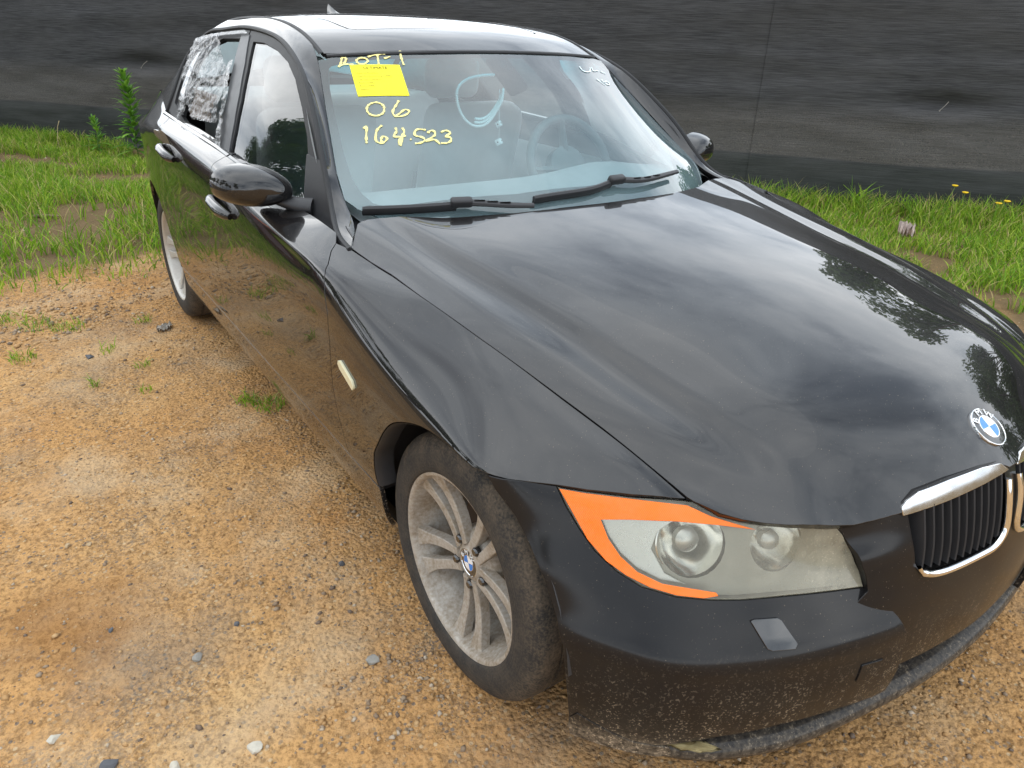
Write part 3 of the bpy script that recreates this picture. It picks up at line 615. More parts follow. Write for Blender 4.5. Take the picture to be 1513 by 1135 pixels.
# washer lid and tow-eye lid
wl = NS.closest([(.614, .567, .468)])
wash = panel('washer_cover', NS, [(.593, .564, .482), (.586, .566, .484), (.548, .584, .483), (.542, .588, .478), (.525, .616, .438), (.532, .617, .431), (.571, .600, .433), (.578, .595, .437)], M['gloss'], corner, .012, .001, .005, offset=.0035)
tow = panel('tow_eye_cover', NS, [(.389, .676, .363), (.339, .686, .359), (.333, .687, .347), (.338, .685, .315), (.347, .683, .314), (.392, .673, .323)], M['bumper'], corner, .012, .001, .005, offset=.0025)
both(corner); both(val)
# middle
kid = [(.291, .624, .650), (.265, .627, .664), (.190, .639, .671), (.097, .651, .672), (.040, .659, .667), (.022, .664, .655), (.018, .675, .62), (.018, .690, .57), (.022, .699, .527), (.040, .701, .509), (.087, .699, .502), (.191, .687, .502), (.245, .676, .508), (.268, .670, .520), (.279, .665, .540), (.286, .65, .59)]
mid_half = [(.018, .668, .662), (.022, .664, .664)]
mid_loop_r = [(.421, .580, .622), (.404, .587, .603), (.379, .598, .561), (.367, .616, .523), (.366, .632, .497), (.42, .62, .44), (.41, .635, .36), (.36, .66, .300), (.24, .685, .288), (.12, .70, .285), (0, .704, .285)]
top_half = [(.407, .59, .630), (.356, .607, .632), (.308, .622, .636), (.299, .624, .654), (.268, .628, .670), (.19, .640, .677), (.097, .652, .678), (.035, .660, .674), (0, .664, .664)]
mid = panel('front_bumper_middle', MS, mid_loop_r[::1]+[tuple(np.array(p)*MIR) for p in mid_loop_r[-2::-1]]+[tuple(np.array(p)*MIR) for p in top_half[:-1]]+top_half[::-1], M['bumper'], car, .013, .001, .02, holes=(kid, [tuple(np.array(p)*MIR) for p in kid]))
def lip():
    xs = np.array([.735, .70, .60, .50, .377, .247, .12, 0]); ys_ = np.array([.502, .533, .590, .630, .657, .676, .689, .693])
    P = spline(np.c_[xs, ys_, np.zeros(8)], 60); full = np.concatenate([P, P[-2::-1]*MIR]); T = np.gradient(full, axis=0); T /= np.linalg.norm(T, axis=1)[:, None]; O = np.cross(T, [0, 0, 1.]); O *= np.sign((O*(full-[0, .1, 0])).sum(1))[:, None]
    prof = [(-.12, .222), (-.06, .212), (-.022, .204), (-.008, .198), (-.001, .189), (.0, .178), (-.004, .166), (-.02, .160), (-.12, .162)]
    k = np.clip((.735-np.abs(full[:, 0]))/.10, 0, 1)[:, None]
    m = MB(); m.grid([[tuple(full[i]+O[i]*(d+.006*k[i]-.014*(1-k[i]))+[0, 0, z-.004*(1-k[i][0])]) for i in range(len(full))] for d, z in prof]); return m.done('lower_lip', M['lip'], car, True, None)
lip()
mcv = MB(); mcv.box((0, .42, .32), (.90, .20, .20)); mcv.done('bumper_cavity', M['gap'], car, False)
# --- kidney grilles
def kidney():
    g = empty('kidney_grille', parent=car)
    u = MS.closest(kid); P = spline(np.vstack([MS.at(u[:, 0], u[:, 1]), MS.at(u[:1, 0], u[:1, 1])]), 120); n = MS.normal(u[:, 0], u[:, 1])[0]; n = n if n[1] > 0 else -n
    n = np.array([0.15, .93, .30]); n /= np.linalg.norm(n)
    cen = P.mean(0)
    # chrome brow along the top, thin chrome frame round the rest
    brow = panel('chrome_brow', MS, [(.303, .628, .632), (.303, .622, .644), (.292, .623, .654), (.265, .627, .666), (.190, .639, .672), (.097, .651, .673), (.040, .659, .668), (.018, .666, .652), (.10, .662, .646), (.20, .648, .639)], M['chrome'], g, .01, 0, .012, offset=.006)
    N_ = len(P)-1
    low = [p for p in P[:N_] if p[2] < .640]
    k0 = max(range(N_), key=lambda i: 0 if P[i][2] >= .64 and P[(i+1) % N_][2] < .64 and P[i][0] < .1 else -1)
    seq = [P[(k0+1+i) % N_] for i in range(N_)]; seq = [p for p in seq if p[2] < .645]
    cut = [i for i, p in enumerate(seq) if p[0] > .262 and p[2] > .522]; end = cut[0] if cut else len(seq)
    m = MB(); rr = [(.0075 if p[0] < .262 else .0045) for p in seq[:end+2]]; m.tube([tuple(p+n*.004+(cen-p)*.018) for p in seq[:end+2]], rr, 10, True); m.done('chrome_frame', M['chrome'], g)
    # slats
    zt = lambda x: float(np.interp(x, [.02, .10, .20, .28], [.645, .652, .648, .630])); zb = lambda x: float(np.interp(x, [.02, .05, .10, .20, .26, .29], [.520, .508, .510, .512, .520, .545]))
    for i in range(11):
        x = .036+i*.0225
        pts = []
        for t in np.linspace(0, 1, 7):
            z = zb(x)+.004+(zt(x)-zb(x))*t; q = MS.at(*MS.closest([(x, .68, z)])[0])[0]; pts.append(np.array([x, q[1], z]))
        V = []; F = []
        for q in pts: V += [q+[-.0016, -.001, 0], q+[.0016, -.001, 0], q+[.0026, -.030, 0], q+[-.0026, -.030, 0], q+[0, .0012, 0]]
        for a in range(len(pts)-1):
            b = a*5
            for c0, c1 in ((0, 4), (4, 1), (1, 2), (2, 3), (3, 0)): F.append((b+c0, b+c1, b+5+c1, b+5+c0))
        F += [(0, 3, 2, 1), (len(V)-5, len(V)-4, len(V)-3, len(V)-2)]
        mesh('slat', V, F, M['blackplastic'], g)
    b = MB(); b.box((.150, .598, .57), (.25, .01, .15)); b.done('grille_backing', M['gap'], g, False)
    # dark inner frame of the opening
    V = []; F = []
    for i in range(N_):
        p = P[i]; V += [p-n*.004, p-n*.06]
    for i in range(N_): F.append((2*i, 2*i+1, 2*((i+1) % N_)+1, 2*((i+1) % N_)))
    mesh('opening_wall', V, F, M['gloss'], g, smooth=True)
    return g
kg = kidney(); mirrored(kg)
# --- greenhouse
RS = roof_surface(); WS = windshield_surface(); PS = pillar_surface()
mirp = lambda L_: [tuple(np.array(p)*MIR) for p in L_]
re_ = roof_edge(30); hdr = [(.50, -1.312, 1.2915), (.40, -1.285, 1.297), (.28, -1.258, 1.302), (.14, -1.240, 1.306), (0, -1.235, 1.307)]
rear_roof = [(.42, -2.69, 1.357), (.28, -2.72, 1.364), (.14, -2.735, 1.369), (0, -2.74, 1.370)]
sun_half = [(.37, -1.475, 1.365), (.395, -1.50, 1.37), (.40, -1.56, 1.375), (.40, -1.95, 1.402), (.37, -2.0, 1.404), (0, -2.01, 1.411)]
sun_front = [(0, -1.452, 1.370), (.20, -1.458, 1.369), (.33, -1.468, 1.366)]
sun_loop = sun_front+sun_half+mirp(sun_half[-2::-1])+mirp(sun_front[:0:-1])
roof = panel('roof', RS, [tuple(p) for p in re_]+rear_roof+mirp(rear_roof[-2::-1])+mirp([tuple(p) for p in re_[::-1]])+mirp(hdr[:-1])+hdr[::-1], M['paint'], car, .022, .003, .012, holes=(sun_loop,))
sunroof = panel('sunroof', RS, sun_loop, M['gloss'], roof, .03, .007, .010, offset=-.0005)
mt = MB(); mt.grid(np.array([[tuple(p+np.array([dx, 0, dz])) for p in roof_edge(40)] for dx, dz in ((.010, -.004), (.006, .003), (-.004, .004), (-.008, -.003))])); rm = mt.done('roof_moulding', M['rubber'], roof); mirrored(rm)
hd = MB(); hline = hdr[::-1]+[(.545, -1.330, 1.288)]
HL = spline(np.array(mirp(hline[:0:-1])+hline), 70); hd.tube([tuple(p+np.array([0, .010, -.006])) for p in HL], .010, 8, True, .7, (0, 0, 1)); hd.done('windshield_top_seal', M['rubber'], roof)
panel('roof_lining', RS, [tuple(p) for p in re_]+rear_roof+mirp(rear_roof[-2::-1])+mirp([tuple(p) for p in re_[::-1]])+mirp(hdr[:-1])+hdr[::-1], M['headliner'], car, .06, .02, edge=False, offset=-.035, flip=None)
# pillars (one pressing per side)
u0, u1 = 0.0, PS.umax; vm = PS.vmax
pl = panel('pillar_frame', PS, None, M['paint'], car, .014, .0012, .012, uv=[(u, 0.0) for u in np.linspace(u0, u1, 90)]+[(u1, v) for v in np.linspace(0, vm, 12)][1:]+[(u, vm) for u in np.linspace(u1, u0, 90)][1:]+[(u0, v) for v in np.linspace(vm, 0, 8)][1:-1], flip=None)
mirrored(pl)
inner = panel('pillar_trim', PS, None, M['headliner'], car, .04, 0, uv=[(u, 0.03) for u in np.linspace(.2, u1, 60)]+[(u, vm) for u in np.linspace(u1, .2, 60)], edge=False, offset=-.03)
mirrored(inner)
# rubber between door frame and pillar
FRS = spline(FRAME, 120)
sl = MB(); sl.tube([tuple(p+np.array([.004, 0, -.003])) for p in FRS], .0085, 8); mirrored(sl.done('door_seal', M['rubber'], car))
# door frames and side windows on the leaning glass surface
fr_in = lambda k: None
def gl(pts): u = GS.closest(pts); return GS.at(u[:, 0], u[:, 1])
front_out = [(0.760, -0.803, 0.866), (0.747, -0.847, 0.920), (0.711, -0.993, 1.054), (0.681, -1.123, 1.152), (0.654, -1.249, 1.226), (0.632, -1.387, 1.276), (0.610, -1.555, 1.316), (0.594, -1.775, 1.340), (0.589, -1.930, 1.338)]
rear_out = [(0.589, -1.940, 1.338), (0.588, -2.075, 1.342), (0.589, -2.371, 1.328), (0.605, -2.600, 1.298), (0.651, -2.671, 1.237), (0.706, -2.656, 1.159), (0.752, -2.615, 1.085), (0.795, -2.625, 0.998)]
fg = [(0.726, -1.060, 1.031), (0.712, -1.092, 1.074), (0.689, -1.182, 1.148), (0.662, -1.295, 1.218), (0.644, -1.404, 1.261), (0.630, -1.544, 1.290), (0.620, -1.705, 1.307), (0.621, -1.828, 1.307), (0.683, -1.730, 1.216), (0.735, -1.660, 1.123), (0.779, -1.621, 1.029), (0.810, -1.609, 0.951), (0.809, -1.516, 0.941), (0.790, -1.243, 0.907), (0.770, -1.006, 0.877)]
rg = [(0.615, -2.002, 1.312), (0.615, -2.245, 1.305), (0.632, -2.406, 1.277), (0.669, -2.454, 1.225), (0.729, -2.429, 1.135), (0.796, -2.362, 1.006), (0.805, -2.251, 0.987), (0.810, -1.770, 0.964), (0.786, -1.771, 1.023), (0.739, -1.808, 1.121), (0.683, -1.889, 1.218)]
qg = [(0.622, -2.496, 1.285), (0.642, -2.585, 1.255), (0.682, -2.621, 1.198), (0.728, -2.586, 1.129), (0.778, -2.550, 1.039), (0.794, -2.394, 1.011), (0.731, -2.459, 1.130), (0.670, -2.496, 1.221)]
ff = panel('window_frame', GS, front_out+[(.80, -1.64, 1.0), (.825, -1.575, .935), (.815, -1.40, .925), (.79, -1.0, .875), (.772, -.80, .862)], M['rubber'], fdoor, .02, .001, .02, holes=(fg,))
# the B-pillar cover is the frame's rear band; a proud satin strip as in the photograph
bp = panel('pillar_cover', GS, [(0.606, -2.005, 1.324), (0.606, -1.904, 1.326), (0.671, -1.778, 1.235), (0.726, -1.693, 1.142), (0.772, -1.640, 1.049), (0.815, -1.611, 0.940), (0.816, -1.743, 0.949), (0.790, -1.761, 1.013), (0.739, -1.808, 1.121), (0.676, -1.900, 1.228)], M['greyplastic'], fdoor, .02, .001, .01, offset=.004)
rf = panel('window_frame', GS, rear_out+[(.803, -2.40, .982), (.818, -2.1, .972), (.825, -1.70, .950), (.78, -1.70, 1.04), (.72, -1.78, 1.13), (.66, -1.87, 1.225)], M['rubber'], rdoor, .02, .001, .02, holes=(rg, qg))
panel('side_window', GS, fg, M['sideglass'], fdoor, .04, .0, .003, offset=-.006, edge=False)
panel('quarter_window', GS, qg, M['gloss'], rdoor, .04, .0, .003, offset=-.006, edge=False)
# black sail behind the mirror foot
panel('mirror_sail', GS, [(0.726, -1.060, 1.031), (0.720, -0.958, 1.023), (0.748, -0.836, 0.916), (0.760, -0.806, 0.869), (0.766, -0.911, 0.870), (0.770, -1.006, 0.877)], M['blackplastic'], fdoor, .02, 0, .006, offset=.004)
for d_ in (fdoor, rdoor, quarter, sill): mirrored(d_)
# --- windshield
ws_side = [(0.703, -0.860, 0.935), (0.686, -0.949, 0.995), (0.658, -1.043, 1.064), (0.628, -1.148, 1.145), (0.594, -1.258, 1.230), (0.579, -1.312, 1.270)]
ws_half = [(0, -.56, .886), (.20, -.575, .884), (.35, -.61, .884), (.50, -.665, .884), (.62, -.745, .884), (.672, -.835, .893)]+ws_side
hd2 = [(.50, -1.302, 1.282), (.40, -1.275, 1.289), (.28, -1.25, 1.295), (.14, -1.233, 1.300), (0, -1.228, 1.302)]
ws_loop = ws_half+hd2+mirp(hd2[-2::-1])+mirp(ws_half[:0:-1])
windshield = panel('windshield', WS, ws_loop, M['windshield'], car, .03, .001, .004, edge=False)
clear_half = [(0, -.655, .955), (.25, -.672, .952), (.42, -.715, .948)]+[(0.605, -0.780, 0.922), (0.638, -0.813, 0.932), (0.653, -0.854, 0.953), (0.655, -0.910, 0.985), (0.642, -0.989, 1.037), (0.616, -1.097, 1.117), (0.583, -1.220, 1.209), (0.565, -1.269, 1.246), (0.549, -1.278, 1.257)]
clear_top = [(.48, -1.272, 1.267), (.30, -1.232, 1.278), (.15, -1.213, 1.284), (0, -1.207, 1.286)]
clear_loop = clear_half+clear_top+mirp(clear_top[-2::-1])+mirp(clear_half[:0:-1])
panel('glass_border', WS, ws_loop, M['frit'], windshield, .03, .001, .004, holes=(clear_loop,), offset=-.004, edge=False)
# rear window, boot lid, tail: lofts across the car
def across(edge, centre, t=(1, .85, .6, .3, 0), p=2.2):
    e, c = np.array(edge), np.array(centre); rows = [np.stack([e[:, 0]*k, c[:, 1]+(e[:, 1]-c[:, 1])*k**p, c[:, 2]+(e[:, 2]-c[:, 2])*k**p], 1) for k in t]
    rows = rows+[r*MIR for r in rows[-2::-1]]; return np.array(rows)
def loft(name, edge, centre, mat, parent=None, **kw): m = MB(); m.grid(np.array([spline(r, 18) for r in across(edge, centre, **kw)])); return m.done(name, mat, parent or car, True, 50)
loft('rear_window', [(.515, -2.66, 1.346), (.548, -2.88, 1.252), (.575, -3.04, 1.175), (.60, -3.20, 1.09)], [(0, -2.74, 1.370), (0, -2.95, 1.285), (0, -3.14, 1.195), (0, -3.30, 1.10)], thin_glass('rear_glass', (.70, .78, .77)))
loft('boot_lid', [(.60, -3.28, 1.05), (.60, -3.45, 1.04), (.59, -3.66, 1.0), (.60, -3.70, .90), (.60, -3.72, .72)], [(0, -3.31, 1.09), (0, -3.5, 1.075), (0, -3.70, 1.045), (0, -3.765, .93), (0, -3.775, .74)], M['paint'])
loft('rear_bumper', [(.70, -3.67, .70), (.735, -3.69, .62), (.74, -3.67, .48), (.70, -3.60, .30)], [(0, -3.77, .73), (0, -3.83, .64), (0, -3.82, .50), (0, -3.72, .32)], M['paint'])
for s_ in (1, -1):
    m = MB(); m.grid(np.array([[(s_*x, y-.004*0, z) for x, y in ((.62, -3.69), (.60, -3.715), (.57, -3.725), (.52, -3.735), (.45, -3.745))] for z in (.74, .80, .87, .94)])); m.done('tail_light', plain('red_tail_lens', (.35, .01, .01), .2, coat=1.0), car)
# roof aerial fin
m = MB(); V = []
for t in np.linspace(0, 1, 8): V.append([(w, -2.50-.13*t-.03*k, 1.400-.012*t+h*k) for k, h, w in ((0, 0, .022*(1-t*.4)), (.35, .018+.02*t*(1-t), .015), (.8, .045*t+.012, .008), (1, .055*t*1.0+.010, 0), (.8, .045*t+.012, -.008), (.35, .018+.02*t*(1-t), -.015), (0, 0, -.022*(1-t*.4)))])
m.grid(np.array(V)); m.done('aerial_fin', M['paint'], roof)
# --- writing on the windshield
STROKES = [
    [(0.509, -1.288, 1.277), (0.516, -1.276, 1.266), (0.529, -1.263, 1.255)] ,
    [(0.509, -1.289, 1.277), (0.498, -1.286, 1.278), (0.507, -1.27, 1.265), (0.515, -1.265, 1.26)] ,
    [(0.532, -1.263, 1.253), (0.513, -1.264, 1.26), (0.486, -1.252, 1.26)] ,
    [(0.443, -1.265, 1.279), (0.438, -1.259, 1.276), (0.437, -1.253, 1.273), (0.44, -1.247, 1.269), (0.447, -1.244, 1.265), (0.455, -1.243, 1.263), (0.463, -1.246, 1.262), (0.469, -1.251, 1.264), (0.471, -1.257, 1.267), (0.47, -1.263, 1.271), (0.465, -1.267, 1.275), (0.457, -1.269, 1.278), (0.449, -1.268, 1.279), (0.442, -1.264, 1.278)] ,
    [(0.43, -1.265, 1.282), (0.406, -1.266, 1.288), (0.372, -1.261, 1.291)] ,
    [(0.397, -1.266, 1.289), (0.404, -1.246, 1.276), (0.411, -1.227, 1.263)] ,
    [(0.384, -1.243, 1.279), (0.361, -1.246, 1.284)] ,
    [(0.318, -1.261, 1.3), (0.329, -1.233, 1.283), (0.337, -1.199, 1.262)] ,
    [(0.48, -1.088, 1.162), (0.475, -1.08, 1.159), (0.473, -1.071, 1.154), (0.475, -1.063, 1.148), (0.48, -1.055, 1.142), (0.487, -1.05, 1.136), (0.496, -1.049, 1.132), (0.506, -1.05, 1.13), (0.514, -1.055, 1.13), (0.521, -1.062, 1.133), (0.524, -1.071, 1.137), (0.524, -1.08, 1.142), (0.52, -1.088, 1.149), (0.513, -1.094, 1.155), (0.505, -1.096, 1.159), (0.495, -1.096, 1.162), (0.486, -1.093, 1.163), (0.479, -1.086, 1.162)] ,
    [(0.422, -1.071, 1.168), (0.443, -1.055, 1.152), (0.457, -1.042, 1.141), (0.458, -1.026, 1.13), (0.442, -1.017, 1.13), (0.423, -1.017, 1.135), (0.411, -1.026, 1.143), (0.417, -1.033, 1.146), (0.435, -1.03, 1.14), (0.455, -1.025, 1.131)] ,
    [(0.559, -1.03, 1.097), (0.551, -1.034, 1.104), (0.563, -1.006, 1.081), (0.573, -0.983, 1.063)] ,
    [(0.508, -1.014, 1.106), (0.527, -1.007, 1.095), (0.539, -0.992, 1.082), (0.545, -0.974, 1.068), (0.536, -0.963, 1.064), (0.521, -0.963, 1.07), (0.514, -0.97, 1.076), (0.521, -0.979, 1.08), (0.53, -0.975, 1.074), (0.533, -0.964, 1.066)] ,
    [(0.476, -0.989, 1.101), (0.48, -0.976, 1.092), (0.493, -0.966, 1.081), (0.477, -0.956, 1.08), (0.461, -0.952, 1.083)] ,
    [(0.458, -0.98, 1.101), (0.459, -0.966, 1.092), (0.476, -0.954, 1.079), (0.493, -0.932, 1.06)] ,
    [(0.474, -0.951, 1.078), (0.49, -0.928, 1.058)] ,
    [(0.455, -0.936, 1.074), (0.452, -0.933, 1.073)] ,
    [(0.398, -0.945, 1.097), (0.425, -0.956, 1.096), (0.435, -0.94, 1.083), (0.422, -0.929, 1.08), (0.417, -0.916, 1.073), (0.431, -0.912, 1.067), (0.449, -0.917, 1.064)] ,
    [(0.397, -0.933, 1.089), (0.389, -0.937, 1.094), (0.379, -0.935, 1.095), (0.378, -0.923, 1.088), (0.397, -0.915, 1.078), (0.416, -0.91, 1.07), (0.395, -0.908, 1.074), (0.383, -0.886, 1.062)] ,
    [(0.359, -0.921, 1.091), (0.339, -0.92, 1.095), (0.334, -0.91, 1.09), (0.354, -0.903, 1.081), (0.342, -0.895, 1.078), (0.345, -0.886, 1.072), (0.359, -0.882, 1.066), (0.378, -0.888, 1.066)] ,
]
FAR = [
    [(-0.385, -1.203, 1.255), (-0.384, -1.183, 1.243), (-0.417, -1.187, 1.238), (-0.448, -1.219, 1.25)] ,
    [(-0.462, -1.226, 1.25), (-0.454, -1.208, 1.242), (-0.492, -1.223, 1.24)] ,
    [(-0.505, -1.223, 1.237), (-0.532, -1.225, 1.229)] ,
    [(-0.428, -1.153, 1.216), (-0.454, -1.129, 1.195)] ,
    [(-0.458, -1.16, 1.212), (-0.466, -1.144, 1.2), (-0.49, -1.149, 1.197), (-0.496, -1.165, 1.204), (-0.468, -1.151, 1.204)] ,
]
def on_glass(pts, off=.002):
    P = spline(pts, max(8, 5*len(pts))) if len(pts) > 2 else spline(pts, 6); u = WS.closest(P); n = WS.normal(u[:, 0], u[:, 1]); n = n*np.where(n[:, 2] > 0, 1, -1)[:, None]
    return WS.at(u[:, 0], u[:, 1])+n*off, n
def strokes(name, lines, width, mat, rgen):
    m = MB()
    for ln in lines:
        P, n = on_glass(ln); w = [width*.5*(1+.35*math.sin(i*.9+rgen.random()*3)) for i in range(len(P))]
        m.tube([tuple(p) for p in P], w, 8, True, .22, tuple(n[0]))
    return m.done(name, mat, windshield)
for nm, sl_ in (('lot_number_writing', STROKES[:8]), ('year_writing', STROKES[8:10]), ('mileage_writing', STROKES[10:])): strokes(nm, sl_, .0066, M['chalk'], rnd)
strokes('white_writing', FAR, .0055, M['whitechalk'], rnd)
# yellow auction slip
cor = np.array([(0.497, -1.255, 1.259), (0.351, -1.203, 1.262), (0.383, -1.077, 1.182), (0.525, -1.137, 1.178)])
slip = panel('auction_slip', WS, [tuple(c) for c in cor], M['sticker'], windshield, .012, 0, .0008, offset=.0022, edge=True)
def slip_text(txt, s0, t0, h, mat, name):
    """print on the slip: s along its top edge, t down"""
    cu = bpy.data.curves.new('txt', 'FONT'); cu.body = txt; cu.size = 1.0; cu.resolution_u = 2; o = bpy.data.objects.new('txt', cu); COL.objects.link(o)
    dg = bpy.context.evaluated_depsgraph_get(); me = bpy.data.meshes.new_from_object(o.evaluated_get(dg)); bpy.data.objects.remove(o)
    Wd = np.linalg.norm(cor[1]-cor[0]); Hd_ = np.linalg.norm(cor[3]-cor[0])
    q = np.array([v.co[:] for v in me.vertices]); s_ = s0+q[:, 0]*h/Wd; t_ = t0-q[:, 1]*h/Hd_
    P = (cor[0]*((1-s_)*(1-t_))[:, None]+cor[1]*(s_*(1-t_))[:, None]+cor[2]*(s_*t_)[:, None]+cor[3]*((1-s_)*t_)[:, None])
    u = WS.closest(P, 6); n = WS.normal(u[:, 0], u[:, 1]); n = n*np.where(n[:, 2] > 0, 1, -1)[:, None]; P = WS.at(u[:, 0], u[:, 1])+n*.0034
    F = [tuple(p.vertices) for p in me.polygons]; bpy.data.meshes.remove(me)
    return mesh(name, P, F, mat, slip)
slip_text('ULTIMATE', .245, .155, .0165, M['ink'], 'slip_heading')
for i, ln in enumerate(('Date of Auction:', 'Year Produced (e.g., 1996)', 'CR Lane Number:', 'Keys (Y/N):', 'Runs (Y/N):', 'Notes:')): slip_text(ln, .085, .30+i*.105, .0098, M['ink_pale'], 'slip_line')
# --- wipers
def wiper(P0, hub, name):
    u = WS.closest(P0); n = WS.normal(u[:, 0], u[:, 1]); n = n*np.where(n[:, 2] > 0, 1, -1)[:, None]; P = WS.at(u[:, 0], u[:, 1])+n*.022
    g = empty(name, parent=car); C_ = spline(P, 40)
    up = np.array([0, .45, .9])
    m = MB(); m.tube([tuple(p-up*.006) for p in C_[:hub]], [.008]+[.0095]*(hub-2)+[.008], 8, True, 1.3, tuple(up)); m.done('wiper_blade', M['blackplastic'], g)
    m = MB(); m.tube([tuple(p-up*.016) for p in C_[:hub]], .004, 6, True, 2.2, tuple(up)); m.done('wiper_rubber', M['rubber'], g)
    c = C_[hub]; d = C_[hub+1]-C_[hub-1]; d /= np.linalg.norm(d); z = up-d*(up@d); z /= np.linalg.norm(z); y_ = np.cross(z, d)
    Rm = Matrix((d, y_, z)).transposed()
    m = MB(); m.box(tuple(c+z*.004), (.062, .026, .026), Rm, .007, 3); m.done('wiper_joint', M['blackplastic'], g)
    m = MB(); m.tube([tuple(p+up*.002) for p in C_[hub:]], list(np.linspace(.012, .0085, 40-hub)), 8, True, .75, tuple(up)); a_ = m.done('wiper_arm', M['blackplastic'], g)
    for k in (.25, .42, .59):
        i = hub+int((39-hub)*k); q = C_[i]; m = MB(); m.box(tuple(q+up*.0105), (.03, .004, .002), Rm); m.done('arm_slot', M['gap'], a_)
    return g
wiper([(0.671, -0.802, 0.907), (0.57, -0.746, 0.912), (0.501, -0.716, 0.915), (0.456, -0.699, 0.917), (0.411, -0.682, 0.918), (0.322, -0.643, 0.911), (0.235, -0.614, 0.906)], 22, 'windshield_wiper')
wiper([(.217, -.640, .918), (.115, -.630, .927), (-.017, -.633, .936), (-.097, -.648, .943), (-.17, -.650, .934), (-.30, -.68, .922), (-.42, -.725, .916)], 19, 'windshield_wiper')
# cowl under the wipers
m = MB(); m.grid(np.array([[(x, -.52-.24*abs(x/.72)**2.2-d, .905-.012*abs(x/.7)**2-h) for x in np.linspace(-.73, .73, 40)] for d, h in ((-.03, .03), (0, .022), (.06, .030), (.13, .02))])); m.done('cowl_panel', M['blackplastic'], car)
# --- headlights
def headlight():
    lens = panel('headlight_lens', NS, hl_loop, M['lens'], car, .014, .003, .006, offset=.0005)
    cen_ = np.array([.60, .48, .59]); shr = lambda L_, k: [tuple(cen_+(np.array(p)-cen_)*k) for p in L_]
    bowls = (((.640, .462, .592), .058, 'dipped_beam_bowl'), ((.505, .536, .585), .047, 'main_beam_bowl')); ax = Vector((.42, .84, .36)).normalized(); sx_ = Vector((0, 0, 1)).cross(ax).normalized(); sy_ = ax.cross(sx_)
    hb = panel('headlight_bezel', NS, shr(hl_loop, .985), M['bezel'], lens, .014, .002, .004, offset=-.026, edge=False, holes=[[tuple(Vector(c)+(sx_*math.cos(t)+sy_*math.sin(t))*r) for t in np.linspace(0, 2*math.pi, 22, endpoint=False)] for c, r, _ in bowls])
    # rim wall
    u = NS.closest(dense(hl_loop, .012)); P = NS.at(u[:, 0], u[:, 1]); n = NS.normal(u[:, 0], u[:, 1]); n = n*np.where(n[:, 1] > 0, 1, -1)[:, None]; k = len(P)
    mesh('headlight_wall', np.concatenate([P-n*.003, P-n*.046]), [(i, (i+1) % k, k+(i+1) % k, k+i) for i in range(k)], M['bezel'], lens, smooth=True)
    amb = [(.807, .290, .670), (.800, .319, .639), (.789, .353, .596), (.772, .386, .565), (.750, .416, .545), (.723, .449, .530), (.690, .481, .521), (.653, .509, .518), (.631, .521, .522), (.633, .517, .527), (.658, .498, .531), (.705, .459, .537), (.734, .426, .552), (.751, .398, .574), (.761, .375, .600), (.765, .356, .630), (.726, .385, .633), (.661, .433, .634), (.604, .474, .630), (.548, .512, .622), (.582, .484, .633), (.609, .461, .642), (.638, .431, .657), (.715, .372, .664), (.774, .323, .668)]
    panel('amber_reflector', NS, amb, M['amber'], lens, .012, .001, .003, offset=.0012)
    clr = [(.765, .355, .629), (.708, .400, .632), (.661, .434, .633), (.690, .425, .613), (.705, .429, .586), (.696, .458, .551), (.668, .489, .534), (.705, .458, .538), (.733, .426, .553), (.751, .397, .575), (.761, .375, .600)]
    panel('indicator_lens', NS, clr, M['reflector_soft'], lens, .012, .002, .004, offset=-.018)
    for c, r, nm in bowls:
        Mx = Matrix.Translation(Vector(c)-ax*.026) @ ax.to_track_quat('Z', 'Y').to_matrix().to_4x4(); r = r*1.04
        m = MB(); m.lathe([(r*1.04, .003), (r*1.0, .004), (r*.97, -.002), (r*.90, -.014), (r*.74, -.032), (r*.45, -.047), (.013, -.052), (.013, -.034), (.010, -.022), (0, -.019)], 40, Mx); b = m.done(nm, M['reflector'], lens)
        m = MB(); m.lathe([(r*.40, -.022), (r*.36, -.010), (r*.2, -.005), (0, -.004)], 24, Mx); m.done('bulb_shield', M['reflector_soft'], b)
    return lens
M['reflector_soft'] = plain('ribbed_clear_indicator', (.72, .72, .68), .28, .75, var=.1, scale=60)
hl = headlight(); mirrored(hl)
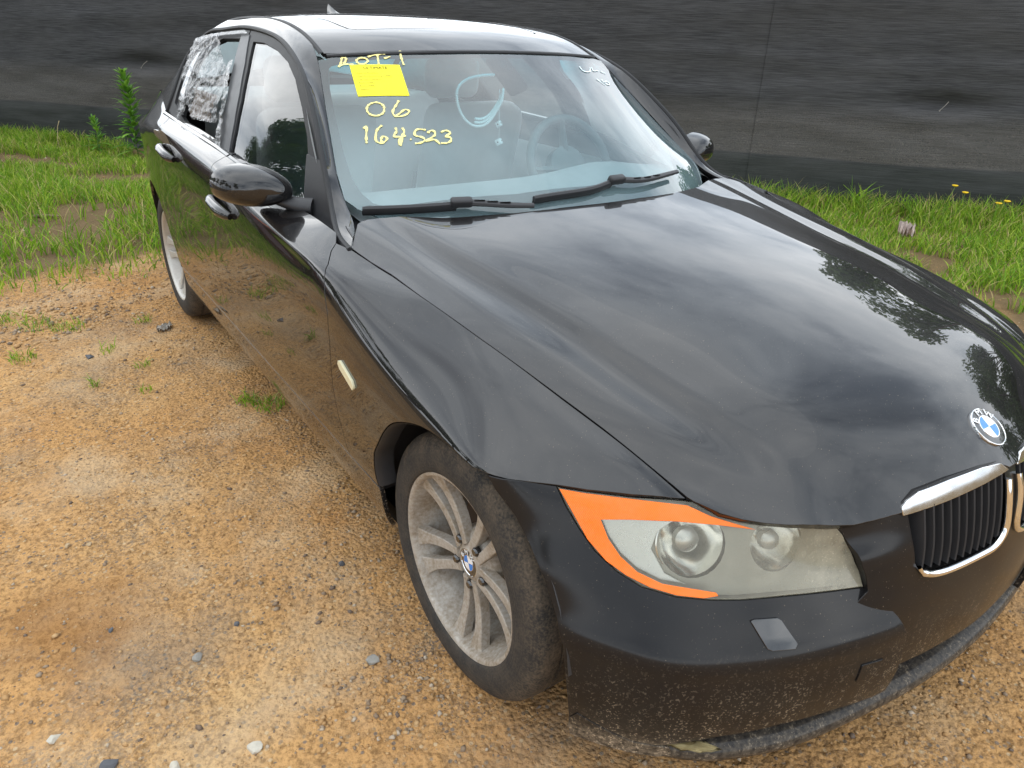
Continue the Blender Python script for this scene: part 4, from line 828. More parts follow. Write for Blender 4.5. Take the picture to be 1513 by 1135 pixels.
# --- round badge
def badge(parent, c, ax, r, name, up=(0, 0, 1), spin=0.0):
    ax = Vector(ax).normalized(); upv = Vector(up); xx = upv.cross(ax).normalized(); yy = ax.cross(xx); B = Matrix((xx, yy, ax)).transposed().to_4x4(); Mx = Matrix.Translation(c) @ B @ Matrix.Rotation(spin, 4, 'Z')
    m = MB(); m.lathe([(r*1.0, -.004), (r, .001), (r*.985, .0028), (r*.95, .0030), (r*.93, .0018)], 48, Mx); g = m.done(name, M['chrome'], parent)
    m = MB(); m.lathe([(r*.94, .0018), (r*.60, .0026), (0, .0026)], 48, Mx); m.done('badge_ring', M['gloss'], g)
    m = MB(); m.lathe([(r*.60, .0024), (r*.59, .0034), (r*.555, .0034), (r*.55, .003)], 40, Mx); m.done('badge_inner_ring', M['chrome'], g)
    for q in range(4):
        pts = [(0, 0)]+[(r*.56*math.cos(q*math.pi/2+t), r*.56*math.sin(q*math.pi/2+t)) for t in np.linspace(0, math.pi/2, 10)]
        m = MB(); m.prism(pts, .002, .0032, Mx); m.done('badge_quarter', M['white'] if q % 2 == 0 else M['blue'], g, False)
    for ch, a in (('B', 140), ('M', 90), ('W', 40)):
        cu = bpy.data.curves.new('txt', 'FONT'); cu.body = ch; cu.size = r*.46; cu.extrude = .0006; cu.align_x = 'CENTER'; cu.align_y = 'CENTER'; cu.resolution_u = 2
        o = bpy.data.objects.new('txt', cu); COL.objects.link(o); dg = bpy.context.evaluated_depsgraph_get(); me = bpy.data.meshes.new_from_object(o.evaluated_get(dg)); bpy.data.objects.remove(o)
        t = math.radians(a); me.transform(Mx @ Matrix.Translation((r*.765*math.cos(t), r*.765*math.sin(t), .0034)) @ Matrix.Rotation(t-math.pi/2, 4, 'Z') @ Matrix.Scale(1.25, 4, (1, 0, 0))); link('badge_letter', me, M['white'], g)
    return g
ub = HS.closest([(0, .607, .711)]); nb = HS.normal(ub[:, 0], ub[:, 1])[0]; nb = nb*np.sign(nb[2]); pb = HS.at(ub[:, 0], ub[:, 1])[0]+nb*.002
badge(hood, tuple(pb), tuple(nb), .041, 'hood_badge', (0, -1, 1))
# --- wheels
M['barrel'] = plain('brake_dust_barrel', (.075, .060, .045), .75, .2)
M['disc'] = plain('rusty_brake_disc', (.085, .060, .045), .6, .4)
def wheel(loc, side, clean, spin, steer=0.0):
    """axle along x; side = +1 on the car's right"""
    w = empty('wheel', loc, 0, car); w.rotation_euler = (0, 0, steer)
    Rx = Matrix.Rotation(math.pi/2, 4, 'Y') if side > 0 else Matrix.Rotation(-math.pi/2, 4, 'Y')      # lathe axis z -> outwards
    rim_m = M['rim_clean'] if clean else M['rim']
    prof = [(.217, .083), (.2185, .096), (.224, .103), (.232, .106), (.252, .1075), (.272, .1045), (.288, .098), (.299, .090), (.3055, .078), (.308, .060), (.3085, .045), (.302, .0445), (.302, .0395), (.309, .039), (.3095, .006), (.3025, .0055), (.3025, -.0005), (.3095, -.001), (.309, -.038), (.302, -.0385), (.302, -.0435), (.3085, -.044), (.3055, -.078), (.299, -.090), (.27, -.104), (.235, -.106), (.217, -.09)]
    m = MB(); m.lathe(prof, 72, Rx, True); ty = m.done('tyre', M['tyre'], w, True, 30)
    # tread blocks: cross grooves cut as thin sipes standing proud
    prof = [(.2215, .084), (.2230, .0955), (.2200, .0990), (.2150, .0985), (.2110, .0955), (.2085, .089), (.2070, .078), (.202, .055), (.195, .02), (.192, -.05), (.205, -.09), (.219, -.095), (.2215, -.088)]
    m = MB(); m.lathe(prof, 72, Rx); rim = m.done('rim', rim_m, w, True, 50)
    cup = MB(); cup.lathe([(.150, -.028), (.148, -.022), (.06, -.022), (.055, -.01), (0, -.01)], 40, Rx); cup.done('brake_disc', M['disc'], w)
    cup = MB(); cup.lathe([(.192, -.055), (.10, -.058), (0, -.058)], 40, Rx); cup.done('brake_backplate', M['gap'], w)
    # five twin spokes
    def spoke_pt(r, a, h): return Rx @ (Matrix.Rotation(a, 4, 'Z') @ Vector((r, 0, h)))
    for g in range(5):
        a0 = spin+g*2*math.pi/5
        for s in (-1, 1):
            V = []; F = []
            for t in np.linspace(0, 1, 9):
                r = .042+t*(.2125-.042); c = s*(.0165+.0235*t**1.15); hw = .0105+.0040*t+.0185*max(0, t-.72)**1.2/.28**1.2*.6
                h = .066-.009*math.sin(t*math.pi*.8)+.0255*t**2.0
                L_, R_ = c-hw, c+hw
                for off, dz in ((L_, -.024), (L_, -.0015), (L_+.0018, 0), (c, .0006), (R_-.0018, 0), (R_, -.0015), (R_, -.024)):
                    V.append(Rx @ (Matrix.Rotation(a0, 4, 'Z') @ Vector((r, off, h+dz))))
            for i in range(8):
                for k in range(6): F.append((i*7+k, i*7+k+1, (i+1)*7+k+1, (i+1)*7+k))
            F.append(tuple(range(6, -1, -1))); F.append(tuple(range(56, 63)))
            o = mesh('spoke', [tuple(v) for v in V], F, rim_m, rim, smooth=True); o.data.set_sharp_from_angle(angle=math.radians(30))
        # webs closing the foot of each wide window, and the bolts between the twins
        b = MB(); p = spoke_pt(.057, a0, .052); b.lathe([(.0115, .004), (.0115, .014), (.008, .018), (0, .018)], 8, Matrix.Translation(p) @ Rx); b.done('wheel_bolt', M['gloss'], rim)
    m = MB(); m.lathe([(.078, .018), (.076, .036), (.066, .048), (.050, .056), (.040, .064), (.034, .066), (.034, .060), (0, .060)], 40, Rx); m.done('hub', rim_m, rim)
    ax = (side, 0, 0); badge(w, (side*.062, 0, 0), ax, .033, 'centre_cap', (0, 0, 1), .35)
    return w
SP = math.radians(-95)
# spin is measured in the wheel's lathe frame: outward axis, local x pointing down
wheel((.750, 0, .309), 1, False, math.radians(6), math.radians(1.0))
wheel((-.750, 0, .309), -1, False, .3, math.radians(1.0))
wheel((.7565, -2.76, .309), 1, True, math.radians(-16))
wheel((-.7565, -2.76, .309), -1, True, .7)
for sx in (1, -1):
    for yc, r in ((.02, .385), (-2.76, .375)):
        m = MB(); m.grid(np.array([[(sx*x, yc+r*math.cos(t), .305+r*math.sin(t)) for t in np.linspace(.12 if yc > -1 else .05, math.pi-(.0 if yc > -1 else .05), 28)] for x in (.845 if yc < -1 else .850, .83, .70, .50)])); m.done('wheel_arch_liner', M['blackplastic'], car)
        m = MB(); m.box((sx*.49, yc, .40), (.02, .66, .44)); m.done('inner_wheel_wall', M['gap'], car, False)
m = MB(); m.box((0, -1.38, .208), (1.63, 2.06, .045)); m.box((0, -3.2, .33), (1.3, .7, .1)); m.box((0, .10, .20), (.98, .92, .06)); m.box((0, .40, .21), (1.24, .16, .04)); m.done('underbody', M['gap'], car, False)  # underbody, lowered and widened as a black band to deepen shade below the sills
# --- door mirrors
def mirror_housing():
    m = MB(); c = np.array([.896, -1.085, .948]); ex = np.array([.985, -.15, .06]); ex /= np.linalg.norm(ex); ez = np.array([0, .0, 1.]); ey = np.cross(ez, ex); rows = []
    for t in np.linspace(0, 1, 15):                 # t from the flat rear face forwards
        f = math.cos(t*math.pi/2)**.62 if t < 1 else 0.0
        rows.append([])
        for a in np.linspace(0, 2*math.pi, 33):
            ca, sa = math.cos(a), math.sin(a)
            rx = .108*(abs(ca)**.82)*np.sign(ca); rz = (.066 if sa > 0 else .050)*(abs(sa)**.85)*np.sign(sa)
            if ca < 0: rz *= 1-.25*abs(ca)
            rows[-1].append(tuple(c+ex*(rx*f+.004*t)+ez*(rz*f+.006*t)+ey*0+np.array([-.02*t, .105*math.sin(t*math.pi/2), -.012*t])))
    m.grid(np.array(rows)); h = m.done('door_mirror', M['paint'], fdoor_parent, True, None)
    g = MB(); ring = [tuple(np.array(p)*1.0+np.array([0, -.002, 0])) for p in rows[0][:-1]]; vv = [g.bm.verts.new(tuple(c+(np.array(p)-c)*.93+ [0, .006, 0])) for p in ring]; g.bm.faces.new(vv); g.done('mirror_glass', M['mirrorglass'], h, False)
    g = MB(); g.grid(np.array([rows[0], [tuple(c+(np.array(p)-c)*.93+[0, .006, 0]) for p in rows[0]]])); g.done('mirror_rim', M['blackplastic'], h)
    # seam and lower half in textured black, foot
    f = MB(); f.tube([(.755, -.965, .900), (.785, -.985, .902), (.815, -1.010, .910), (.85, -1.03, .922)], [.042, .036, .029, .022], 14, True, .62, (0, 0, 1)); f.done('mirror_foot', M['blackplastic'], h)
    return h
fdoor_parent = car
dm = mirror_housing(); mirrored(dm)
# --- cabin
dash_rows = []
for x in np.linspace(-.68, .68, 41):
    hump = .030*math.exp(-((x+.37)/.19)**2); k = abs(x/.70)**2
    dash_rows.append([(x*.97, -.60-.20*k, .862), (x, -.72-.18*k, .892+hump*.1), (x, -.86-.10*k, .905+hump*.5), (x, -.98-.03*k, .912+hump), (x, -1.06, .905+hump), (x, -1.11, .875+hump*.8), (x, -1.13, .78), (x, -1.10, .60)])
m = MB(); m.grid(np.array([spline(r, 26) for r in dash_rows])); dash = m.done('dashboard', M['dash'], car)
m = MB(); sw = Matrix.Translation((-.37, -1.20, .90)) @ Matrix.Rotation(math.radians(-64), 4, 'X')
m.lathe([(.185+.017*math.cos(t), .017*math.sin(t)) for t in np.linspace(0, 2*math.pi, 12, endpoint=False)], 40, sw, True)
for a in (0, math.pi, -math.pi/2):
    m.tube([tuple(sw @ Vector((r*math.cos(a), r*math.sin(a), -.03*(1-r/.18)))) for r in (.03, .10, .18)], [.030, .022, .018], 8, True, .5)
m.lathe([(.085, -.05), (.085, -.01), (.05, .008), (0, .012)], 24, sw); m.done('steering_wheel', plain('charcoal_wheel_leather', (.11, .12, .122), .6), car)
def seat(x, y, w):
    g = empty('seat', (x, y, .30), 0, car)
    def cushion(name, c, size, tilt, bev): mm = MB(); mm.box((c[0], c[1], c[2]), size, Matrix.Rotation(tilt, 3, 'X'), bev, 4); return mm.done(name, M['seat'], g, True, 80)
    cushion('seat_cushion', (0, .05, .15), (w, .52, .17), .08, .06); cushion('seat_back', (0, -.27, .47), (w*.98, .16, .62), -.30, .07); cushion('headrest', (0, -.40, .86), (.27, .11, .18), -.15, .05)
    return g
seat(-.37, -1.72, .50); seat(.37, -1.72, .50)
g = empty('rear_bench', (0, -2.52, .30), 0, car)
m = MB(); m.box((0, .05, .15), (1.24, .5, .18), None, .06, 3); m.done('seat_cushion', M['seat'], g, True, 80)
m = MB(); m.box((0, -.27, .47), (1.24, .16, .58), Matrix.Rotation(-.35, 3, 'X'), .07, 3); m.done('seat_back', M['seat'], g, True, 80)
m = MB(); m.box((0, -3.05, 1.03), (1.15, .5, .03), None, .01); m.done('parcel_shelf', M['dash'], car)
for sx in (1, -1):
    m = MB(); m.grid(np.array([[(sx*x, y, z) for y in np.linspace(-.95, -2.55, 8)] for x, z in ((.765, .865), (.755, .84), (.745, .6), (.745, .35))])); m.done('door_lining', M['dash'], car)
m = MB(); m.box((0, -1.75, .27), (1.5, 2.0, .03)); m.done('cabin_floor', M['dash'], car, False)
# cabin mirror
mv = [(-0.036, -1.310, 1.279), (-0.119, -1.294, 1.273), (-0.154, -1.200, 1.189), (-0.072, -1.210, 1.177)]
P = np.array(mv); cM = P.mean(0); e1 = (P[3]+P[2]-P[0]-P[1]); e1 /= np.linalg.norm(e1); e2 = (P[0]+P[3]-P[1]-P[2]); e2 -= e1*(e1@e2); e2 /= np.linalg.norm(e2); e3 = np.cross(e1, e2)
m = MB(); m.box(tuple(cM), (.168, .080, .030), Matrix((e1, e2, e3)).transposed(), .014, 4); rv = m.done('cabin_mirror', M['gap'], car, True, 80)
m = MB(); m.tube([tuple(cM+[0, .02, .02]), (-.03, -1.185, 1.268)], .013, 8); m.done('mirror_stalk', M['blackplastic'], rv)
# --- things hanging from the cabin mirror
bead = plain('pale_teal_beads', (.85, .93, .92), .3, var=.1)
loop_ = spline([(.040, -1.13, 1.236), (.124, -1.12, 1.231), (.157, -1.12, 1.221), (.183, -1.12, 1.199), (.188, -1.12, 1.168), (.175, -1.12, 1.125), (.149, -1.12, 1.093), (.106, -1.12, 1.076), (.069, -1.12, 1.085), (.034, -1.12, 1.121), (.013, -1.12, 1.153), (0, -1.13, 1.19)], 74)
nk = empty('bead_necklace', (.106, -1.12, 1.07)); tag(nk, 'string of pale teal beads looped over the cabin mirror', 'beads')
bm_ = MB(); bm_.lathe([(0, -.0052), (.0036, -.0036), (.0052, 0), (.0036, .0036), (0, .0052)], 8); b0 = bm_.done('bead', bead, nk)
b0.location = Vector(loop_[0])-nk.location
for p in loop_[1:]: c = b0.copy(); COL.objects.link(c); c.parent = nk; c.location = Vector(p)-nk.location
for i, p in enumerate(loop_[46:70]):
    for q in (1, 2): c = b0.copy(); COL.objects.link(c); c.parent = nk; c.location = Vector(p)+Vector((-.009*q, -.012*q, .010*q))-nk.location
for k, (p, sz, lab) in enumerate((((.0, -1.15, 1.016), .021, 'lower white plush die hanging on a thread from the cabin mirror'), ((.012, -1.135, 1.078), .019, 'upper white plush die hanging behind the beads'))):
    d = empty('hanging_die', p); tag(d, lab, 'die', 'dice hanging from the mirror')
    m = MB(); m.box((0, 0, 0), (sz, sz, sz), Matrix.Rotation(.6, 3, 'Z') @ Matrix.Rotation(.5, 3, 'X'), .003, 2); m.done('cube', bead, d)
    m = MB(); m.tube([(0, 0, sz*.5), (0, .0, 1.19-p[2])], .0010, 5); m.done('thread', M['white'], d)
    Rr = Matrix.Rotation(.6, 3, 'Z') @ Matrix.Rotation(.5, 3, 'X')
    for f_ in ((1, 0, 0), (0, 1, 0), (0, 0, 1)):
        m = MB(); v = Rr @ Vector(f_); m.lathe([(.0028, sz*.5), (.0028, sz*.5+.0004), (0, sz*.5+.0004)], 8, v.to_track_quat('Z', 'Y').to_matrix().to_4x4()); m.done('pip', M['ink'], d)
# ---------------------------------------------------------------- the yard
FD = np.array([-.64, .77]); FD /= np.linalg.norm(FD); FN = np.array([FD[1], -FD[0]]); FP = np.array([.447, -8.862])     # fence line: foot point, direction, normal towards the yard
def vnoise(x, y, seed=0):
    """smooth value noise in numpy"""
    xi, yi = np.floor(x).astype(np.int64), np.floor(y).astype(np.int64); xf, yf = x-xi, y-yi
    h = lambda a, b: ((np.sin(a*127.1+b*311.7+seed*74.7)*43758.5453) % 1.0)
    u, v = xf*xf*(3-2*xf), yf*yf*(3-2*yf)
    return (h(xi, yi)*(1-u)+h(xi+1, yi)*u)*(1-v)+(h(xi, yi+1)*(1-u)+h(xi+1, yi+1)*u)*v
def fbm(x, y, seed=0, o=4): return sum(vnoise(x*2**k, y*2**k, seed+k)*.5**k for k in range(o))/sum(.5**k for k in range(o))
GL = np.array([(4.0, -3.3), (1.6, -3.60), (.8, -3.66), (-.4, -3.9), (-1.9, -3.2), (-2.6, -1.6), (-2.75, -.2), (-2.9, 3.0), (-3.2, 8.0)])
def grass_side(x, y):
    """signed distance to the edge of the grass, positive on the grass"""
    best = np.full(np.shape(x), 1e9); sgn = np.ones(np.shape(x))
    for a, b in zip(GL, GL[1:]):
        e = b-a; L2 = e@e; t = np.clip(((x-a[0])*e[0]+(y-a[1])*e[1])/L2, 0, 1); dx, dy = x-a[0]-t*e[0], y-a[1]-t*e[1]; d = np.hypot(dx, dy)
        s = np.sign(e[0]*(y-a[1])-e[1]*(x-a[0])); m = d < best; best = np.where(m, d, best); sgn = np.where(m, s, sgn)
    return best*sgn
def ground_h(x, y):
    h = (fbm(x*.7, y*.7, 3)-.5)*.05+(fbm(x*3.1, y*3.1, 9)-.5)*.022
    h = h+(fbm(x*13, y*13, 61, 3)-.5)*.012+(vnoise(x*75, y*75, 67)**4)*.006
    near = np.exp(-(((np.abs(x)-.76)/.22)**2))*(np.exp(-((y/.35)**2))+np.exp(-(((y+2.76)/.35)**2)))       # flat under the tyres
    g = grass_side(x, y); return h*(1-np.clip(near, 0, 1))+np.clip(g, 0, 1.5)*.02-.004
assert grass_side(np.array([1.2]), np.array([-5.0]))[0] != 0
if grass_side(np.array([1.2]), np.array([-5.0]))[0] < 0: GL = GL[::-1]
ax_ = lambda lo, hi, a, b, c, d, st, sf: np.concatenate([-np.geomspace(-lo, -a, 22)[:-1], np.arange(a, c, st), np.arange(c, d, sf), np.arange(d, b, st), np.geomspace(b, hi, 22)])
gx_, gy_ = ax_(-900, 900, -7.0, 4.0, -.6, 2.1, .06, .011), ax_(-900, 900, -11.5, 3.0, -3.4, 1.3, .06, .013)
GX, GY = np.meshgrid(gx_, gy_); GZ = ground_h(GX, GY); far_ = np.clip((np.hypot(GX, GY)-14)/20, 0, 1); GZ = GZ*(1-far_)
nx_, ny_ = len(gx_), len(gy_); idx = np.arange(nx_*ny_).reshape(ny_, nx_)
me = bpy.data.meshes.new('ground'); F_ = np.stack([idx[:-1, :-1], idx[:-1, 1:], idx[1:, 1:], idx[1:, :-1]], -1).reshape(-1, 4)
def fast_mesh(me, V, F):
    V = np.ascontiguousarray(V, np.float32); F = np.ascontiguousarray(F, np.int32); k = F.shape[1]
    me.vertices.add(len(V)); me.vertices.foreach_set('co', V.ravel()); me.loops.add(F.size); me.loops.foreach_set('vertex_index', F.ravel()); me.polygons.add(len(F))
    me.polygons.foreach_set('loop_start', np.arange(0, F.size, k, dtype=np.int32)); me.update(calc_edges=True)
fast_mesh(me, np.stack([GX, GY, GZ], -1).reshape(-1, 3), F_); me.polygons.foreach_set('use_smooth', np.ones(len(me.polygons), bool))
gat = me.attributes.new('grassy', 'FLOAT', 'POINT'); gat.data.foreach_set('value', np.clip(grass_side(GX, GY)*1.6+.2+(fbm(GX*1.3, GY*1.3, 21)-.5)*1.6, 0, 1).astype(np.float32).ravel())
def dirt_mat():
    k = NT('orange_gravelly_dirt'); co = k.co(); 
    big = k.noise(co, 1.1, 5, .6, .4); mid = k.noise(co, 5.5, 6, .65); fine = k.noise(co, 60, 5, .7); grit = k.voro(co, 85, 'F1', 'Distance'); gcol = k.n('TexVoronoi'); k.put(gcol.inputs['Vector'], co); gcol.inputs['Scale'].default_value = 120
    c1 = k.mix(k.ramp(big, [(.30, 0.0), (.70, 1.0)]), (.46, .215, .066), (.64, .405, .185))
    c2 = k.mix(k.ramp(mid, [(.35, 0.0), (.62, .75)]), c1, (.59, .33, .13))
    pebbly = k.math('MULTIPLY', k.ramp(k.noise(co, 1.9, 5, .62), [(.44, 0.0), (.66, 1.0)]), k.ramp(k.noise(co, 14, 3), [(.35, .2), (.6, 1.0)]))
    hs = k.n('SeparateColor'); k.put(hs.inputs[0], gcol.outputs['Color'])
    peb = k.ramp(hs.outputs[0], [(0.0, (.10, .10, .105)), (.35, (.19, .155, .12)), (.6, (.33, .22, .12)), (.8, (.44, .33, .21)), (1.0, (.20, .20, .20))], 'CONSTANT')
    c3 = k.mix(k.math('MULTIPLY', pebbly, k.ramp(k.noise(co, 130, 2), [(.42, .0), (.55, .8)])), c2, peb)
    c4 = k.mix(k.ramp(fine, [(.38, .70), (.53, 0.0)]), c3, (.20, .11, .045))
    v2 = k.n('TexVoronoi'); k.put(v2.inputs['Vector'], co); v2.inputs['Scale'].default_value = 75; h2 = k.n('SeparateColor'); k.put(h2.inputs[0], v2.outputs['Color'])
    chips = k.math('MULTIPLY', k.ramp(h2.outputs[1], [(.70, 0.0), (.72, 1.0)]), k.ramp(v2.outputs['Distance'], [(.30, 1.0), (.42, 0.0)]))
    c4 = k.mix(k.math('MULTIPLY', chips, .75), c4, k.ramp(h2.outputs[0], [(0.0, (.13, .125, .12)), (.3, (.24, .19, .14)), (.55, (.58, .43, .26)), (.8, (.36, .24, .13))], 'CONSTANT'))
    c4 = k.mix(k.math('MULTIPLY', k.ramp(k.noise(co, 2.6, 4, .6), [(.50, 0.0), (.66, 1.0)]), .45), c4, (.62, .46, .29))
    c4 = k.mix(k.math('MULTIPLY', k.ramp(k.noise(k.map(co, loc=(5, 2, 1)), 1.6, 5, .65), [(.52, 0.0), (.68, 1.0)]), .5), c4, (.25, .205, .155))
    dx_, dy_, _z = k.xyz(k.map(co, (1/.30, 1/.22, 0), (-1.60/.30, .66/.22, 0))); rr_ = k.math('ADD', k.math('SQRT', k.math('ADD', k.math('MULTIPLY', dx_, dx_), k.math('MULTIPLY', dy_, dy_))), k.math('MULTIPLY', k.math('SUBTRACT', mid, .5), 1.6))
    c4 = k.mix(k.math('MULTIPLY', k.ramp(rr_, [(.35, 1.0), (1.05, 0.0)]), .62), c4, (.27, .125, .040))      # damp stain
    at = k.n('Attribute', attribute_name='grassy'); soil = k.mix(mid, (.11, .075, .038), (.24, .165, .085))
    c5 = k.mix(k.ramp(at.outputs['Fac'], [(.25, 0.0), (.65, 1.0)]), c4, soil)
    b = k.bsdf(Base_Color=c5, Roughness=.95, Specular_IOR_Level=.12)
    hgt = k.math('ADD', k.math('MULTIPLY', fine, .6), k.math('ADD', k.math('MULTIPLY', k.math('SUBTRACT', .5, grit), .5), k.math('MULTIPLY', k.noise(co, 22, 5, .65), 1.2)))
    k.put(b.inputs['Normal'], k.bump(hgt, 1.0, .014)); return k.done(b)
link('ground', me, dirt_mat())['kind'] = 'structure'
# --- loose gravel
def gravel():
    n = 95000; x = nrng.uniform(-6, 3.4, n*3); y = nrng.uniform(-9, 2.4, n*3)
    # more of it near the viewpoint and in the gravelly patches
    w = (fbm(x*1.4, y*1.4, 33)**2.6)*3.6*np.where(np.hypot(x-1.2, y+.6) < 2.2, 1.0, .30)*np.clip(.5-grass_side(x, y), .05, 1)
    w += .9*np.exp(-(((x-1.05)/.35)**2+((y+.0)/.6)**2))+.8*np.exp(-(((x+.0)/.6)**2+((y-.95)/.4)**2))+.25*np.exp(-(((x-1.4)/.5)**2+((y+3.1)/.45)**2))
    p = np.argsort(nrng.random(len(x))**(1/np.maximum(w, 1e-4)))[-n:]; x, y = x[p], y[p]
    ct = (np.abs(np.abs(x)-.75) < .10) & ((np.abs(y) < .10) | (np.abs(y+2.76) < .10)); x, y = x[~ct], y[~ct]; n = len(x)
    s = np.exp(nrng.normal(math.log(.0027), .55, n)).clip(.0012, .011)*np.where(np.hypot(x-1.3, y+.3) > 2.6, 1.6, 1.0)
    def more(cx, cy, r, k_, lo, hi):
        a_, q_ = nrng.uniform(0, 6.28, k_), r*np.sqrt(nrng.random(k_)); return cx+q_*np.cos(a_), cy+q_*np.sin(a_)*.8, nrng.uniform(lo, hi, k_)
    ex_ = [more(1.50, -2.98, .34, 190, .007, .020), more(1.15, -3.0, .30, 90, .006, .016), more(1.02, -2.3, .22, 90, .005, .012), more(1.02, -.02, .16, 150, .004, .010), more(.98, -.45, .16, 60, .004, .011), more(-.1, .98, .45, 260, .004, .011), more(.75, .62, .2, 90, .004, .009)]
    x, y, s = np.r_[x, np.concatenate([e[0] for e in ex_])], np.r_[y, np.concatenate([e[1] for e in ex_])], np.r_[s, np.concatenate([e[2] for e in ex_])]; n = len(x)
    base = np.array([(1, 0, 0), (.31, .95, 0), (-.81, .59, 0), (-.81, -.59, 0), (.31, -.95, 0), (0, 0, 1), (0, 0, -.8)], float)
    B = base[None]*nrng.uniform(.65, 1.2, (n, 7, 3)); B[:, :, 2] *= .62
    a = nrng.uniform(0, 6.28, n); ca, sa = np.cos(a)[:, None], np.sin(a)[:, None]
    B = np.stack([B[:, :, 0]*ca-B[:, :, 1]*sa*.75, B[:, :, 0]*sa+B[:, :, 1]*ca*.75, B[:, :, 2]], -1)*s[:, None, None]
    V = B+np.stack([x, y, ground_h(x, y)+s*.10], -1)[:, None]
    f = np.array([(i, (i+1) % 5, 5) for i in range(5)]+[((i+1) % 5, i, 6) for i in range(5)]); F = (f[None]+(np.arange(n)*7)[:, None, None]).reshape(-1, 3)
    me = bpy.data.meshes.new('gravel'); fast_mesh(me, V.reshape(-1, 3), F)
    k = NT('mixed_gravel'); r = k.n('NewGeometry').outputs['Random Per Island']
    c = k.ramp(r, [(0.0, (.085, .085, .09)), (.07, (.20, .165, .13)), (.22, (.42, .25, .11)), (.56, (.52, .34, .17)), (.82, (.27, .23, .18)), (.94, (.46, .40, .32))], 'CONSTANT')
    b = k.bsdf(Base_Color=k.mix(k.math('MULTIPLY', k.noise(k.co(), 150, 3), .5), c, (.42, .24, .10)), Roughness=.85, Specular_IOR_Level=.25); o = link('gravel', me, k.done(b)); o['kind'] = 'stuff'; o['label'] = 'loose grey and tan gravel strewn over the orange dirt'
gravel()
def stone_mesh(seed, sx, sy, sz):
    bm = bmesh.new(); bmesh.ops.create_icosphere(bm, subdivisions=2, radius=1); r = random.Random(seed)
    dirs = [Vector((r.gauss(0, 1), r.gauss(0, 1), r.gauss(0, 1))).normalized() for _ in range(9)]
    for v in bm.verts:
        for d in dirs:
            t = v.co.dot(d)
            if t > .58: v.co -= d*(t-.58)
        v.co *= 1+r.uniform(-.04, .04); v.co = Vector((v.co.x*sx, v.co.y*sy, v.co.z*sz))
    return bm
st_mats = {'grey': plain('grey_stone', (.27, .255, .225), .85, var=.35, scale=90), 'dark': plain('dark_slate_stone', (.09, .092, .10), .8, var=.35, scale=90), 'pale': plain('pale_stone', (.50, .46, .38), .85, var=.25, scale=90), 'tan': plain('tan_stone', (.40, .29, .17), .9, var=.3, scale=90)}
for i, (x, y, s, m_, lab) in enumerate((
        (1.00, -.14, .020, 'grey', 'angular grey stone nearest the front tyre on the dirt'), (1.35, -.38, .017, 'grey', 'rounded grey stone alone in the middle of the open dirt'),
        (1.31, -.06, .019, 'pale', 'pale angular stone near the bottom edge, right of its neighbours'), (1.66, -.30, .017, 'pale', 'pale chipped stone at the lower left of the dirt'),
        (1.46, -.10, .016, 'pale', 'small pale stone at the bottom edge of the dirt'), (1.57, -.17, .021, 'dark', 'dark slate stone at the bottom left edge'),
        (1.56, -.99, .013, 'tan', 'left of two tan stones lying close together on the left dirt'), (1.51, -.97, .011, 'tan', 'right of two tan stones lying close together on the left dirt'),
        (1.51, -.58, .010, 'dark', 'small dark pebble on bare dirt at the left'), (1.24, -.44, .011, 'dark', 'small dark pebble right of the rounded grey stone'),
        (.925, -.51, .014, 'dark', 'dark stone lying just behind the front tyre'), (1.33, -2.42, .026, 'dark', 'flat dark stone far off on the left dirt near the grass'))):
    o = bmesh_obj('stone', stone_mesh(i+3, s*1.05, s*.85, s*.65), st_mats[m_], None, True, 25); o.location = (x, y, float(ground_h(np.array([x]), np.array([y]))[0])+s*.16); o.rotation_euler = (.2*math.sin(i), .2*math.cos(i*2), i*1.3); tag(o, lab, 'stone', 'larger stones on the dirt')
# --- dry leaf, litter, twig
def scrap(name, pts, loc, mat, lab, cat, rz=0, amp=.01, seed=1):
    P = dense(np.array(pts, float), .012); c = P.mean(0); r = random.Random(seed); m = MB(); rings = []
    for k in (1.0, .66, .33): rings.append([m.bm.verts.new((*(c+(p-c)*k), amp*r.uniform(-.6, 1))) for p in P])
    cv = m.bm.verts.new((*c, amp*.5)); n = len(P)
    for a, b in zip(rings, rings[1:]):
        for i in range(n): m.bm.faces.new((a[i], a[(i+1) % n], b[(i+1) % n], b[i]))
    for i in range(n): m.bm.faces.new((rings[-1][i], rings[-1][(i+1) % n], cv))
    bmesh.ops.solidify(m.bm, geom=m.bm.faces[:], thickness=.0012); o = m.done(name, mat, None, True, None); x, y = loc[:2]; o.location = (x, y, loc[2] if len(loc) > 2 else float(ground_h(np.array([x]), np.array([y]))[0])+.008); o.rotation_euler = (0, 0, rz); return tag(o, lab, cat)
scrap('paper_scrap', [(-.065, -.01), (-.03, .028), (.03, .032), (.07, .005), (.03, -.024), (-.02, -.030)], (.98, -2.60), plain('weathered_white_paper', (.62, .57, .50), .9, var=.1), 'pale curled scrap lying on the dirt by the rear tyre', 'scrap', .9, .016)
lit = scrap('crumpled_wrapper', [(-.06, -.045), (-.05, .04), (0, .065), (.06, .04), (.055, -.03), (0, -.06)], (-3.97, -1.70, .10), plain('white_red_wrapper', (.80, .62, .55), .6, var=.35, scale=18), 'crumpled white and red wrapper lying in the grass beyond the hood', 'litter', .4, .075, 5)
tw = MB(); tw.tube([(-.10, 0, .012), (-.03, .012, .02), (.04, -.008, .025), (.12, .016, .018)], [.012, .014, .012, .006], 8); o = tw.done('twig', plain('dry_bark', (.22, .15, .10), .9, var=.3), None); o.location = (1.28, -5.2, .02); o.rotation_euler = (0, 0, 2.6); tag(o, 'short dry twig lying on the bare patch in the grass', 'twig')
